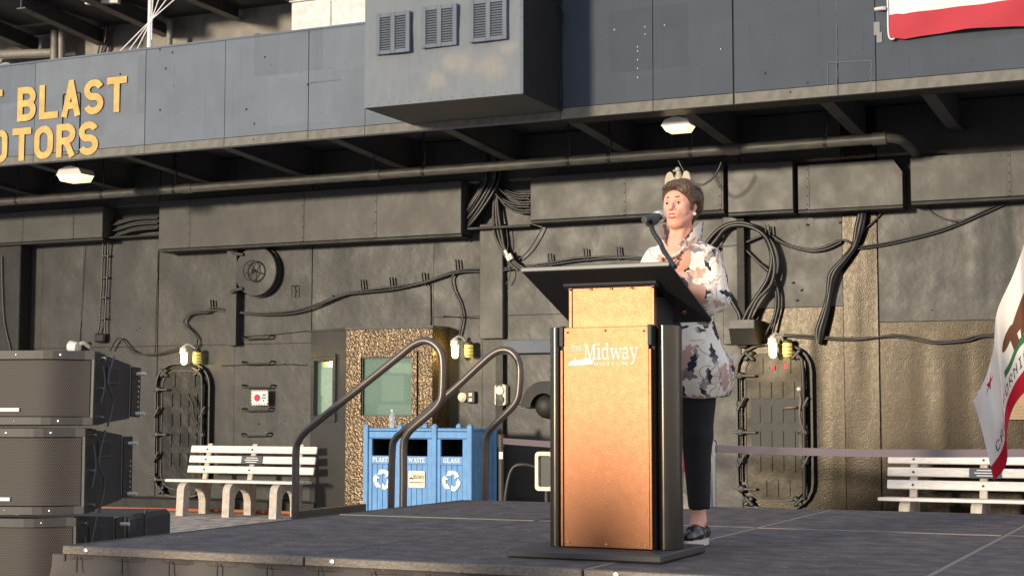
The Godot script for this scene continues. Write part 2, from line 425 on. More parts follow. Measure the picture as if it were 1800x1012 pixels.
	m = mt("blouse", Color.WHITE, 0.8); m.albedo_texture = print_texture(); tri_map(m, Vector3(1.7, 1.7, 1.7), false); m.uv1_triplanar_sharpness = 8.0
	m = mt("trousers", lin(0.012, 0.012, 0.013), 0.85)
	m = mt("sole", lin(0.68, 0.6, 0.5), 0.7)

func paint_texture() -> ImageTexture:   # brushed-on ship paint: touched-up rectangles, runs, knocks
	var im := noise(0.006, 5, FastNoiseLite.TYPE_SIMPLEX_SMOOTH, 73).get_seamless_image(1024, 1024)
	im.convert(Image.FORMAT_L8)
	var d := im.get_data()
	for i in d.size(): d[i] = int(218 + d[i] * 0.09)
	rng.seed = 23
	for k in 16:
		var x0 := rng.randi_range(0, 1023); var y0 := rng.randi_range(0, 1023)
		var w := rng.randi_range(50, 260); var h := rng.randi_range(40, 300)
		var f := rng.randf_range(0.93, 1.05)
		for y in h:
			for x in w:
				var i := ((y0 + y) % 1024) * 1024 + (x0 + x) % 1024
				d[i] = clampi(int(d[i] * f), 0, 255)
	for k in 150:
		var x := rng.randf() * 1024.0; var y := rng.randi_range(0, 1023)
		var l := rng.randi_range(40, 380)
		var f := rng.randf_range(-0.10, 0.06)
		var wd := rng.randi_range(1, 4)
		for j in l:
			x += rng.randf_range(-0.12, 0.12)
			for q in wd:
				var i := ((y + j) % 1024) * 1024 + posmod(int(x) + q, 1024)
				d[i] = clampi(int(d[i] * (1.0 + f * (1.0 - float(j) / l))), 0, 255)
	for k in 130:
		var x0 := rng.randi_range(0, 1023); var y0 := rng.randi_range(0, 1023)
		var f := 0.55 if k % 3 else 1.2
		for j in rng.randi_range(2, 14):
			var i := ((y0 + rng.randi_range(0, 3)) % 1024) * 1024 + (x0 + rng.randi_range(0, 5)) % 1024
			d[i] = clampi(int(d[i] * f), 0, 255)
	var o := Image.create_from_data(1024, 1024, false, Image.FORMAT_L8, d)
	o.generate_mipmaps()
	return ImageTexture.create_from_image(o)
func tan_patch_texture() -> ImageTexture:   # grey paint with ragged tan patches low on the vent box
	var f := noise(0.02, 4, FastNoiseLite.TYPE_SIMPLEX_SMOOTH, 81)
	var im := Image.create(256, 384, false, Image.FORMAT_RGB8)
	var base := Color(0.39, 0.42, 0.455)
	var tan := Color(0.53, 0.51, 0.47)
	for y in 384:
		for x in 256:
			var w := 0.0
			for c in [[150, 318, 40, 34], [205, 330, 34, 40], [120, 345, 26, 26], [232, 300, 20, 20]]:
				w = maxf(w, 1.0 - sqrt(pow((x - c[0]) / float(c[2]), 2) + pow((y - c[1]) / float(c[3]), 2)))
			var t := 0.6 * smoothstep(0.0, 0.8, w + 0.35 * f.get_noise_2d(x * 1.2, y * 1.2))
			im.set_pixel(x, y, base.lerp(tan, t) * (0.97 + 0.05 * f.get_noise_2d(x * 4.0 + 900, y)))
	im.generate_mipmaps()
	return ImageTexture.create_from_image(im)
func deck_texture() -> ImageTexture:   # worn black non-skid paint with chips and crumbs
	var f := noise(0.012, 5, FastNoiseLite.TYPE_SIMPLEX_SMOOTH, 71)
	var im := f.get_seamless_image(1024, 1024)
	im.convert(Image.FORMAT_RGB8)
	var d := im.get_data()
	rng.seed = 5
	for i in range(0, d.size(), 3):
		var x := d[i] / 255.0
		var g := 0.21 + 0.18 * x + rng.randf() * 0.05
		d[i] = int(255 * g * 1.03); d[i + 1] = int(255 * g * 0.99); d[i + 2] = int(255 * g)
	im = Image.create_from_data(1024, 1024, false, Image.FORMAT_RGB8, d)
	for k in 120:
		var s := rng.randi_range(2, 6)
		im.fill_rect(Rect2i(rng.randi_range(0, 1010), rng.randi_range(0, 1010), s + rng.randi_range(0, 3), s), Color(0.7, 0.66, 0.6) * rng.randf_range(0.6, 1.0))
	for k in 14:
		var p := Vector2(rng.randf() * 900, rng.randf() * 900)
		var a := rng.randf() * TAU
		for s in rng.randi_range(20, 80):
			p += Vector2(cos(a), sin(a))
			if p.x > 1 and p.y > 1 and p.x < 1020 and p.y < 1020: im.fill_rect(Rect2i(int(p.x), int(p.y), 2, 1), Color(0.5, 0.46, 0.42))
	im.generate_mipmaps()
	return ImageTexture.create_from_image(im)
func grille_texture() -> ImageTexture:   # perforated sheet: one repeat is 8 cm with 8 x 8 staggered holes
	var im := Image.create(256, 256, false, Image.FORMAT_RGB8)
	for y in 256:
		for x in 256:
			var r := y / 32
			var dx := fposmod(x + (16.0 if r % 2 == 1 else 0.0), 32.0) - 16.0
			var dy := (y % 32) - 16.0
			var q := dx * dx + dy * dy
			im.set_pixel(x, y, Color(0.06, 0.055, 0.05) if q < 118 else Color(0.43, 0.385, 0.345))
	im.generate_mipmaps()
	return ImageTexture.create_from_image(im)
func print_texture() -> ImageTexture:   # cream cloth with navy, grey and rose leaves and drawn black lines
	var im := Image.create(1024, 1024, false, Image.FORMAT_RGB8)
	im.fill(Color(0.93, 0.89, 0.82))
	rng.seed = 17
	var cols := [Color(0.12, 0.13, 0.2), Color(0.14, 0.15, 0.22), Color(0.52, 0.47, 0.47), Color(0.78, 0.62, 0.56), Color(0.6, 0.55, 0.55), Color(0.1, 0.11, 0.17)]
	for k in 74:
		var c := Vector2(rng.randf() * 1024, rng.randf() * 1024)
		var a := rng.randf() * TAU
		var l := rng.randf_range(55, 125)
		var w := l * rng.randf_range(0.25, 0.5)
		var col: Color = cols[rng.randi() % cols.size()]
		for y in range(-int(l), int(l), 1):
			for x in range(-int(l), int(l), 1):
				var p := Vector2(x, y).rotated(a)
				var s := p.x / l
				if absf(s) < 1 and absf(p.y) < w * (1 - s * s) * (0.8 + 0.25 * sin(p.x * 0.12)):
					im.set_pixel(posmod(int(c.x) + x, 1024), posmod(int(c.y) + y, 1024), col)
	for k in 70:
		var p := Vector2(rng.randf() * 1024, rng.randf() * 1024)
		var a := rng.randf() * TAU
		var turn := rng.randf_range(-0.02, 0.02)
		for s in rng.randi_range(60, 260):
			a += turn + rng.randf_range(-0.05, 0.05)
			p += Vector2(cos(a), sin(a))
			for q in 7: im.set_pixel(posmod(int(p.x) + q % 3, 1024), posmod(int(p.y) + q / 3, 1024), Color(0.09, 0.09, 0.1))
	im.generate_mipmaps()
	return ImageTexture.create_from_image(im)

# ---------------------------------------------------------------- the ship's island
var hull_noise: FastNoiseLite
func plate(parent: Node, x0: float, y0: float, x1: float, y1: float, z: float, m: Material, bulge := 0.012, nm := "wall_plate", ribbed := false) -> MeshInstance3D:
	# a steel plate that has gone slightly wavy between its frames
	var b := MB.new()
	var g := 0.004
	x0 += g; x1 -= g; y0 += g; y1 -= g
	var f := func(u: float, v: float) -> Vector3:
		var x := lerpf(x0, x1, u)
		var y := lerpf(y1, y0, v)
		var e := minf(1.0, 6.0 * minf(minf(u, 1 - u), minf(v, 1 - v)))
		return Vector3(x, y, z + bulge * e * (hull_noise.get_noise_2d(x * 210.0, y * 16.0) if ribbed else hull_noise.get_noise_2d(x * 60.0, y * 60.0 + z * 900.0)))
	var nu := clampi(int((x1 - x0) / (0.04 if ribbed else 0.12)), 4, 60 if ribbed else 24)
	var nv := clampi(int((y1 - y0) / 0.12), 4, 22)
	b.sheet(f, nu, nv)
	var c := [f.call(0.0, 0.0), f.call(1.0, 0.0), f.call(1.0, 1.0), f.call(0.0, 1.0)]
	for i in 4:
		var p: Vector3 = c[i]
		var q: Vector3 = c[(i + 1) % 4]
		var k := Vector3(0, 0, -0.018)
		b.quad_out(p, q, q + k, p + k, (p + q) * 0.5 - (c[0] + c[2]) * 0.5)
	return part(parent, nm, b.done(), m)
func bolts(parent: Node, pts: Array, r: float, m: Material, axis := Vector3.BACK) -> void:
	var b := MB.new(); b.lathe([Vector2(r, 0), Vector2(r, r * 0.6), Vector2(0, r * 0.8)], 6)
	var mesh := b.done()
	var q := Basis(Quaternion(Vector3.UP, axis))
	for p in pts: part(parent, "bolt", mesh, m, Transform3D(q, p))

func build_ship() -> void:
	hull_noise = noise(0.016, 2, FastNoiseLite.TYPE_SIMPLEX_SMOOTH, 77)
	var s := thing("ship_island", "dark grey painted steel side of a ship's island with overhanging walkway", "ship")
	# core behind the plates, with the upper wall set on top of it
	part(s, "core_wall", slabm(Vector3(-20, 0, -0.6), Vector3(3, 4.5, -0.02), 0.0), M.hull_black)
	var ysp := 2.08
	var cols := [-18.0, -14.594, -13.891, -12.659, -11.469, -10.336, -8.649, -8.005, -4.891, -3.776]
	for i in cols.size() - 1:
		var x0: float = cols[i]
		var x1: float = cols[i + 1]
		var px_mid := (x0 + x1) * 0.5
		var dz := 0.003 * float((i * 7) % 5 - 2)
		var top_m: Material = M.hull
		var low_m: Material = M.hull
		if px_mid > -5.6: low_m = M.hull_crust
		plate(s, x0, ysp if i < 6 else 2.35, x1, 4.44, dz, top_m, 0.016)
		plate(s, x0, 0.16, x1, ysp if i < 6 else 2.35, dz - 0.002, low_m, 0.005, "wall_plate", px_mid > -5.6)
	# the two seams by the bench lean outwards with height
	plate(s, -3.776, 0.16, -3.409, 4.44, 0.004, M.hull_crust, 0.004, "wall_plate", true)
	for e in [[-3.398, 0.6]]:
		plate(s, e[0], 2.17, e[1], 4.44, 0.006, M.hull, 0.009, "wall_plate", true)
		plate(s, e[0], 0.16, e[1], 2.17, 0.0, M.hull_crust, 0.005, "wall_plate", true)
	part(s, "base_ledge", slabm(Vector3(-19, 0, -0.02), Vector3(2, 0.15, 0.10), 0.02), M.hull_black)
	# raised frames and channels on the wall
	part(s, "channel", slabm(Vector3(-11.516, 2.063, 0.0), Vector3(-11.361, 3.338, 0.13), 0.004), M.hull)
	part(s, "channel", slabm(Vector3(-7.999, 2.081, 0.01), Vector3(-7.699, 3.416, 0.09), 0.008), M.duct)
	part(s, "channel", slabm(Vector3(-5.072, 1.964, 0.0), Vector3(-4.869, 3.388, 0.07), 0.008), M.hull)
	part(s, "channel", slabm(Vector3(-4.894, 1.924, 0.0), Vector3(-4.81, 3.379, 0.12), 0.004), M.hull_black)
	part(s, "channel", slabm(Vector3(-15.192, 1.88, 0.0), Vector3(-14.767, 3.511, 0.22), 0.01), M.hull_black)
	part(s, "ledge", slabm(Vector3(-7.675, 1.905, 0.0), Vector3(-6.965, 2.056, 0.14), 0.008), M.bulwark)
	part(s, "channel", slabm(Vector3(-7.797, 0.09, 0.0), Vector3(-7.702, 1.903, 0.08), 0.004), M.hull_black)
	# weld beads
	for e in [[Vector3(-13.854, 3.446, 0.004), Vector3(-13.914, 2.127, 0.004)], [Vector3(-12.665, 3.319, 0.004), Vector3(-12.691, 1.995, 0.004)], [Vector3(-8.684, 2.742, 0.004), Vector3(-8.673, 1.799, 0.004)], [Vector3(-8.524, 2.36, 0.004), Vector3(-8.039, 2.321, 0.004)], [Vector3(-11.31, 2.173, 0.004), Vector3(-10.352, 2.224, 0.004)], [Vector3(-11.647, 1.821, 0.004), Vector3(-10.388, 1.813, 0.004)], [Vector3(-7.658, 1.328, 0.004), Vector3(-7.088, 1.314, 0.004)]]:
		var pts := []
		for k in 13: pts.append(e[0].lerp(e[1], k / 12.0) + Vector3(rng.randf_range(-1, 1), rng.randf_range(-1, 1), 0) * 0.006)
		part(s, "weld_bead", tubem(pts, 0.008, 6), M.hull_black)
	# scabs of old fittings left on the plates
	for p in [Vector3(-10.566, 2.721, 0.0), Vector3(-10.034, 2.649, 0.0), Vector3(-13.731, 2.236, 0.0), Vector3(-12.991, 2.295, 0.0), Vector3(-12.946, 2.316, 0.0), Vector3(-4.309, 2.614, 0.0), Vector3(-4.217, 2.532, 0.0), Vector3(-4.268, 2.424, 0.0), Vector3(-8.213, 3.243, 0.0), Vector3(-8.154, 3.234, 0.0), Vector3(-9.904, 1.745, 0.0), Vector3(-9.863, 1.607, 0.0), Vector3(-10.72, 1.824, 0.0), Vector3(-4.146, 3.23, 0.0), Vector3(-3.792, 3.236, 0.0), Vector3(-11.085, 1.088, 0.0), Vector3(-10.71, 1.124, 0.0), Vector3(-2.855, 2.282, 0.0), Vector3(-2.016, 2.145, 0.0)]:
		var b := MB.new()
		b.ball(Vector3.ZERO, Vector3(0.022, 0.012, 0.008), 7, 4)
		part(s, "weld_scab", b.done(), M.hull_black, turned(p, Vector3.BACK, rng.randf_range(-40, 40)))
	# cable ducts: folded sheet covers that run along the wall under the walkway
	var zf := 0.30
	var ducts := [[Vector3(-15.663, 3.917, 0.3), Vector3(-13.339, 3.884, 0.3), Vector3(-14.174, 3.492, 0.3), [38, 127]], [Vector3(-12.443, 3.945, 0.3), Vector3(-8.132, 3.88, 0.3), Vector3(-10.179, 3.296, 0.3), [332, 532]], [Vector3(-7.258, 3.898, 0.3), Vector3(-4.978, 3.904, 0.3), Vector3(-6.103, 3.402, 0.3), [1098, 1268]], [Vector3(-4.934, 3.882, 0.3), Vector3(-4.218, 3.884, 0.3), Vector3(-4.589, 3.365, 0.3), []], [Vector3(-4.17, 3.826, 0.3), Vector3(-3.08, 3.825, 0.3), Vector3(-3.619, 3.355, 0.3), [1419]], [Vector3(-2.999, 3.831, 0.3), Vector3(-1.562, 3.841, 0.3), Vector3(-2.443, 3.378, 0.3), [1775]]]
	var seam_x := [[-14.681, -13.828], [-11.97, -10.288, -9.273], [-6.115, -5.019], [], [-4.064], [-2.025]]
	for i in ducts.size():
		var d: Array = ducts[i]
		var top: float = (d[0].y + d[1].y) * 0.5
		var bot: float = d[2].y
		var run := node_part(s, "cable_duct")
		var xs: Array = [d[0].x] + seam_x[i] + [d[1].x]
		for k in xs.size() - 1:
			var x0: float = xs[k]
			var x1: float = xs[k + 1]
			var cut := i == 4 and k == xs.size() - 2
			var b := MB.new()
			if cut: b.prism(PackedVector2Array([Vector2(x0 + 0.002, bot), Vector2(x1, bot), Vector2(x1, top - 0.13), Vector2(x1 - 0.09, top), Vector2(x0 + 0.002, top)]), 0.0, zf)
			else: b.slab(Vector3(x0 + 0.002, bot, 0.0), Vector3(x1 - 0.002, top, zf + 0.002 * (k % 2)), 0.006)
			part(run, "cover", b.done(), M.duct)
			if k > 0:
				part(run, "joint_strip", slabm(Vector3(x0 - 0.018, bot + 0.01, zf + 0.003), Vector3(x0 + 0.018, top - 0.01, zf + 0.007), 0.002), M.duct)
				var bl := []
				for j in 5: bl.append(Vector3(x0, lerpf(bot + 0.05, top - 0.05, j / 4.0), zf + 0.006))
				bolts(run, bl, 0.008, M.hull_black)
		part(run, "lip", slabm(Vector3(d[0].x, bot - 0.035, 0.03), Vector3(d[1].x, bot - 0.003, zf - 0.015), 0.004), M.hull_black)
	part(s, "duct_shelf", slabm(Vector3(-13.576, 3.509, 0.0), Vector3(-12.51, 3.485, 0.2), 0.004), M.hull_black)
	part(s, "duct_shelf", slabm(Vector3(-8.281, 3.374, 0.0), Vector3(-7.303, 3.345, 0.2), 0.004), M.hull_black)
	part(s, "stub_pipe", tubem([Vector3(-9.509, 3.356, 0.02), Vector3(-9.445, 3.296, 0.24)], 0.035, 12), M.hull)
	# walkway overhang: deck plate, girders, gratings
	part(s, "walkway_deck", slabm(Vector3(-19, 4.46, -0.3), Vector3(2, 4.52, 2.43), 0.0), M.under)
	var gx := [-17.3, -15.9, -14.5, -13.1, -11.7, -10.3, -8.9, -7.5, -6.1, -4.9, -3.51, -2.554, -1.1, 0.2]
	for i in gx.size():
		var x: float = gx[i]
		var g := node_part(s, "girder")
		var b := MB.new()
		b.prism(PackedVector2Array([Vector2(0.02, 4.12), Vector2(0.02, 4.455), Vector2(2.40, 4.455), Vector2(2.40, 4.24), Vector2(0.5, 4.12)]), -0.008, 0.008, Transform3D(Basis(Vector3(0, 0, 1), Vector3(0, 1, 0), Vector3(-1, 0, 0)), Vector3(x, 0, 0)))
		part(g, "web", b.done(), M.under)
		b = MB.new()
		b.bar(Vector3(x, 4.115, 0.02), Vector3(x, 4.115, 0.5), 0.13, 0.014); b.bar(Vector3(x, 4.115, 0.49), Vector3(x, 4.235, 2.40), 0.13, 0.014)
		part(g, "flange", b.done(), M.under)
		if i < gx.size() - 1:
			var x1: float = gx[i + 1]
			b = MB.new()
			for z in [1.05, 1.75]:
				var nn := int((x1 - x - 0.4) / 0.028)
				for k in nn: b.bar(Vector3(x + 0.2 + k * 0.028, 4.40, z), Vector3(x + 0.2 + k * 0.028, 4.40, z + 0.42), 0.006, 0.04)
			part(s, "grating", b.done(), M.under)
			part(s, "stringer", slabm(Vector3(x + 0.09, 4.33, 1.60), Vector3(x1 - 0.09, 4.45, 1.62), 0.0), M.under)
	# bulwark of the walkway
	var zb := 2.45
	var bx := [-18.0, -12.589, -11.005, -9.935, -8.869, -8.175, -5.969]
	for i in bx.size() - 1:
		plate(s, bx[i], 4.20, bx[i + 1], 5.285, zb + 0.002 * (i % 2), M.bulwark if i != 1 else M.bulwark_patch, 0.012, "bulwark_plate")
		part(s, "edge_strip", slabm(Vector3(bx[i] + 0.002, 4.105, zb - 0.04), Vector3(bx[i + 1] - 0.002, 4.198, zb + 0.006), 0.003), M.edge_strip)
	part(s, "bulwark_core", slabm(Vector3(-18, 4.10, zb - 0.06), Vector3(-5.969, 5.27, zb - 0.016), 0.0), M.bulwark)
	part(s, "bulwark_rail", slabm(Vector3(-18, 5.275, zb - 0.09), Vector3(-7.6, 5.30, zb + 0.012), 0.006), M.bulwark)
	var tx := [-5.969, -5.006, -4.214, -3.229, -2.885, 1.6]
	for i in tx.size() - 1:
		var g := 0.012 if i == 2 else 0.0
		plate(s, tx[i] + g, 4.205, tx[i + 1], 6.4, zb + 0.003 * (i % 2), M.bulwark_shaded, 0.012, "bulwark_plate")
		part(s, "edge_strip", slabm(Vector3(tx[i] + 0.002 + g, 4.10, zb - 0.04), Vector3(tx[i + 1] - 0.002, 4.203, zb + 0.006), 0.003), M.edge_strip)
	part(s, "bulwark_core", slabm(Vector3(-5.969, 4.10, zb - 0.3), Vector3(1.6, 6.4, zb - 0.016), 0.0), M.hull_black)
	# welded repair outlines on the bulwark
	for e in [[Vector3(-3.308, 4.409, 2.452), Vector3(-2.911, 4.393, 2.452)], [Vector3(-3.319, 4.395, 2.452), Vector3(-3.323, 4.133, 2.452)], [Vector3(-2.922, 4.383, 2.452), Vector3(-2.937, 4.115, 2.452)], [Vector3(-8.874, 4.711, 2.452), Vector3(-8.462, 4.711, 2.452)], [Vector3(-3.226, 4.98, 2.452), Vector3(-3.24, 4.115, 2.452)], [Vector3(-1.787, 4.197, 2.452), Vector3(-1.476, 4.193, 2.452)]]:
		var pts := []
		for k in 17: pts.append(e[0].lerp(e[1], k / 16.0) + Vector3(rng.randf_range(-1, 1), rng.randf_range(-1, 1), 0.5) * 0.004)
		part(s, "weld_bead", tubem(pts, 0.005, 5), M.bulwark)
	for p in [Vector3(-10.733, 5.04, 2.456), Vector3(-10.644, 5.211, 2.456), Vector3(-9.653, 4.493, 2.456), Vector3(-9.548, 4.329, 2.456), Vector3(-8.879, 4.698, 2.456), Vector3(-10.815, 5.26, 2.456), Vector3(-9.421, 5.043, 2.456), Vector3(-9.553, 4.157, 2.456), Vector3(-10.801, 4.579, 2.456), Vector3(-3.908, 4.369, 2.456), Vector3(-3.669, 4.167, 2.456), Vector3(-11.361, 5.033, 2.456), Vector3(-3.509, 4.243, 2.456)]:
		part(s, "bolt_head", boxm(Vector3(0.012, 0.022, 0.008), 0.002), M.hull_black, at(p))
	for p in [Vector3(-5.083, 4.924, 2.453), Vector3(-5.16, 4.738, 2.453), Vector3(-5.16, 4.694, 2.453), Vector3(-5.161, 4.61, 2.453), Vector3(-5.161, 4.527, 2.453), Vector3(-5.162, 4.439, 2.453), Vector3(-5.084, 4.852, 2.453), Vector3(-5.399, 4.929, 2.453), Vector3(-4.324, 4.916, 2.453), Vector3(-4.332, 4.635, 2.453), Vector3(-4.887, 4.921, 2.453)]:
		part(s, "paint_chip", boxm(Vector3(0.006, 0.014, 0.003), 0.001), M.print_white, at(p))
	# painted warning
	strokes(s, "BLAST", M.letter, Vector3(-12.833, 4.601, 2.466), -11.255 - -12.833, 0.40, 0.078, 0.05)
	strokes(s, "T", M.letter, Vector3(-13.065 - 0.22, 4.601, 2.466), 0.22, 0.40, 0.078, 0.05)
	strokes(s, "TORS", M.letter, Vector3(-12.895, 4.138, 2.466), -11.643 - -12.895, 0.385, 0.078, 0.05)
	strokes(s, "O", M.letter, Vector3(-12.972 - 0.22, 4.138, 2.466), 0.22, 0.385, 0.078, 0.05)
	# small access hatch that the letter A crosses
	part(s, "hatch_outline", ringm(round_rect(-12.168, 4.16, -11.913, 4.876, 0.03), round_rect(-12.168 + 0.006, 4.166, -11.913 - 0.006, 4.876 - 0.006, 0.026), 2.455, 2.4675), M.hull_black)
	# vent box bolted to the bulwark
	var vb := node_part(s, "vent_box")
	var X0 := -7.635; var X1 := -5.94
	var Y0 := 4.172; var Z1 := 3.40
	plate(vb, X0, Y0, X1, 6.2, Z1, M.tan_patched, 0.035, "front_plate")
	part(vb, "side_plate", slabm(Vector3(X1 - 0.012, Y0, 2.46), Vector3(X1, 6.2, Z1 - 0.002), 0.003), M.hull_black)  # shade of this side put into the paint, blacker than the other plates
	part(vb, "side_plate", slabm(Vector3(X0, Y0, 2.46), Vector3(X0 + 0.012, 6.2, Z1 - 0.02), 0.003), M.bulwark)
	part(vb, "bottom_plate", slabm(Vector3(X0 + 0.012, Y0, 2.46), Vector3(X1 - 0.012, Y0 + 0.012, Z1 - 0.02), 0.003), M.under)
	part(vb, "corner_angle", slabm(Vector3(X1 - 0.03, Y0, Z1 + 0.001), Vector3(X1 + 0.004, 6.2, Z1 + 0.006), 0.002), M.bulwark)
	part(vb, "hinge", slabm(Vector3(X1 + 0.001, 4.24, 2.52), Vector3(X1 + 0.02, 4.46, 2.56), 0.004), M.hull_black)
	part(vb, "latch", tubem([Vector3(X1 + 0.03, 5.2, 2.60), Vector3(X1 + 0.05, 5.1, 2.56), Vector3(X1 + 0.03, 5.0, 2.53), Vector3(X1 + 0.06, 4.95, 2.62)], 0.012, 6), M.hull_black)
	var vbolts := []
	for k in 15: vbolts.append(Vector3(lerpf(X0 + 0.05, X1 - 0.06, k / 14.0), Y0 + 0.03, Z1))
	for k in 10: vbolts.append(Vector3(X1 - 0.013, Y0 + 0.12 + k * 0.12, Z1 + 0.005))
	bolts(vb, vbolts, 0.007, M.bulwark)
	for e in [[-7.485, 4.675, -7.115, 5.075], [-6.985, 4.69, -6.61, 5.09], [-6.475, 4.695, -6.09, 5.095]]:
		var lv := node_part(s, "louvre_panel")
		part(lv, "backing", slabm(Vector3(e[0] + 0.02, e[1] + 0.02, Z1 + 0.016), Vector3(e[2] - 0.02, e[3] - 0.02, Z1 + 0.022), 0.0), M.print_black)
		var w: float = e[2] - e[0]
		for q in [[e[0], e[0] + 0.045], [e[0] + w / 2 - 0.025, e[0] + w / 2 + 0.025], [e[2] - 0.045, e[2]]]:
			part(lv, "stile", slabm(Vector3(q[0], e[1], Z1 + 0.012), Vector3(q[1], e[3], Z1 + 0.045), 0.004), M.bulwark)
		for q in [[e[1], e[1] + 0.04], [e[3] - 0.04, e[3]]]:
			for z in [[e[0] + 0.045, e[0] + w / 2 - 0.025], [e[0] + w / 2 + 0.025, e[2] - 0.045]]:
				part(lv, "rail", slabm(Vector3(z[0], q[0], Z1 + 0.012), Vector3(z[1], q[1], Z1 + 0.043), 0.003), M.bulwark)
		var sm := boxm(Vector3(w / 2 - 0.07, 0.02, 0.004), 0.0)
		for k in 13:
			for cxx in [e[0] + w * 0.25 + 0.01, e[2] - w * 0.25 - 0.01]:
				part(lv, "slat", sm, M.bulwark, turned(Vector3(cxx, e[1] + 0.055 + k * (e[3] - e[1] - 0.11) / 12.0, Z1 + 0.032), Vector3.RIGHT, -38))
	# upper level behind the bulwark
	part(s, "upper_wall", slabm(Vector3(-19, 4.52, -0.4), Vector3(-5.5, 7.2, 0.0), 0.0), M.upper_wall)
	part(s, "upper_ceiling", slabm(Vector3(-19, 6.36, 0.0), Vector3(-5.5, 6.5, 1.75), 0.0), M.ceiling)
	for e in [[Vector3(-13.648, 6.111, 0.05), Vector3(-13.5, 6.30, 1.72)], [Vector3(-14.763, 6.111, 0.05), Vector3(-14.6, 6.30, 1.72)], [Vector3(-12.581, 6.126, 0.05), Vector3(-12.5, 6.30, 1.72)], [Vector3(-11.473, 6.235, 0.05), Vector3(-11.4, 6.32, 1.72)], [Vector3(-10.37, 6.248, 0.05), Vector3(-10.3, 6.32, 1.72)]]:
		var g := node_part(s, "ceiling_beam")
		var a: Vector3 = e[0]
		var b: Vector3 = e[1]
		a.x = lerpf(a.x, b.x, 0.35)
		var mb := MB.new(); mb.bar(a + Vector3(0, 0.09, 0), b + Vector3(0, 0.0, 0), 0.012, 0.2)
		part(g, "web", mb.done(), M.ceiling)
		mb = MB.new(); mb.bar(a - Vector3(0, 0.015, 0), b - Vector3(0, 0.105, 0), 0.13, 0.014)
		part(g, "flange", mb.done(), M.pipe)
	# doors, bay with two windows, round hatch, rungs, plaque
	watertight_door(s, -4.939, 0.20, -4.1, 1.965, true)
	watertight_door(s, -12.636, 0.16, -11.781, 1.86, false)
	window_bay(s)
	round_hatch(s)
	for py in [[Vector3(-11.296, 2.173, 0.0), Vector3(-10.883, 2.179, 0.0)], [Vector3(-11.299, 1.86, 0.0), Vector3(-10.87, 1.861, 0.0)], [Vector3(-11.295, 1.569, 0.0), Vector3(-10.858, 1.566, 0.0)], [Vector3(-11.29, 1.278, 0.0), Vector3(-10.879, 1.285, 0.0)], [Vector3(-11.294, 0.967, 0.0), Vector3(-10.899, 0.977, 0.0)]]:
		var a: Vector3 = py[0]
		var b: Vector3 = py[1]
		var o := Vector3(0, 0, 0.09)
		part(s, "rung", tubem([a, a + o * 0.8, a + o + (b - a) * 0.06 - Vector3(0, 0.03, 0), b + o - (b - a) * 0.06 - Vector3(0, 0.03, 0), b + o * 0.8, b], 0.011, 6), M.black)
	for e in [Vector3(-10.566, 2.721, 0.0)]:
		part(s, "grab_loop", tubem([e + Vector3(-0.03, 0.07, 0), e + Vector3(-0.03, 0.07, 0.05), e + Vector3(-0.03, -0.07, 0.05), e + Vector3(0.03, -0.07, 0.05), e + Vector3(0.03, 0.07, 0.05), e + Vector3(0.03, 0.07, 0)], 0.007, 6), M.black)
	# rounded cowl and dark opening low on the wall behind the lectern
	var cw := node_part(s, "cowl")
	var cb := MB.new(); cb.lathe([Vector2(0.30, 0), Vector2(0.30, 0.12), Vector2(0.16, 0.16)], 20, Transform3D(Basis(Vector3(1, 0, 0), Vector3(0, 0, 1), Vector3(0, -1, 0)), Vector3(-7.161, 1.289, 0.0)), 0, PI)
	part(cw, "hood", cb.done(), M.hull)
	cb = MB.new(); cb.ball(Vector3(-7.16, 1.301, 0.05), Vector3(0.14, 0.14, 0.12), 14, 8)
	part(cw, "opening", cb.done(), M.print_black)

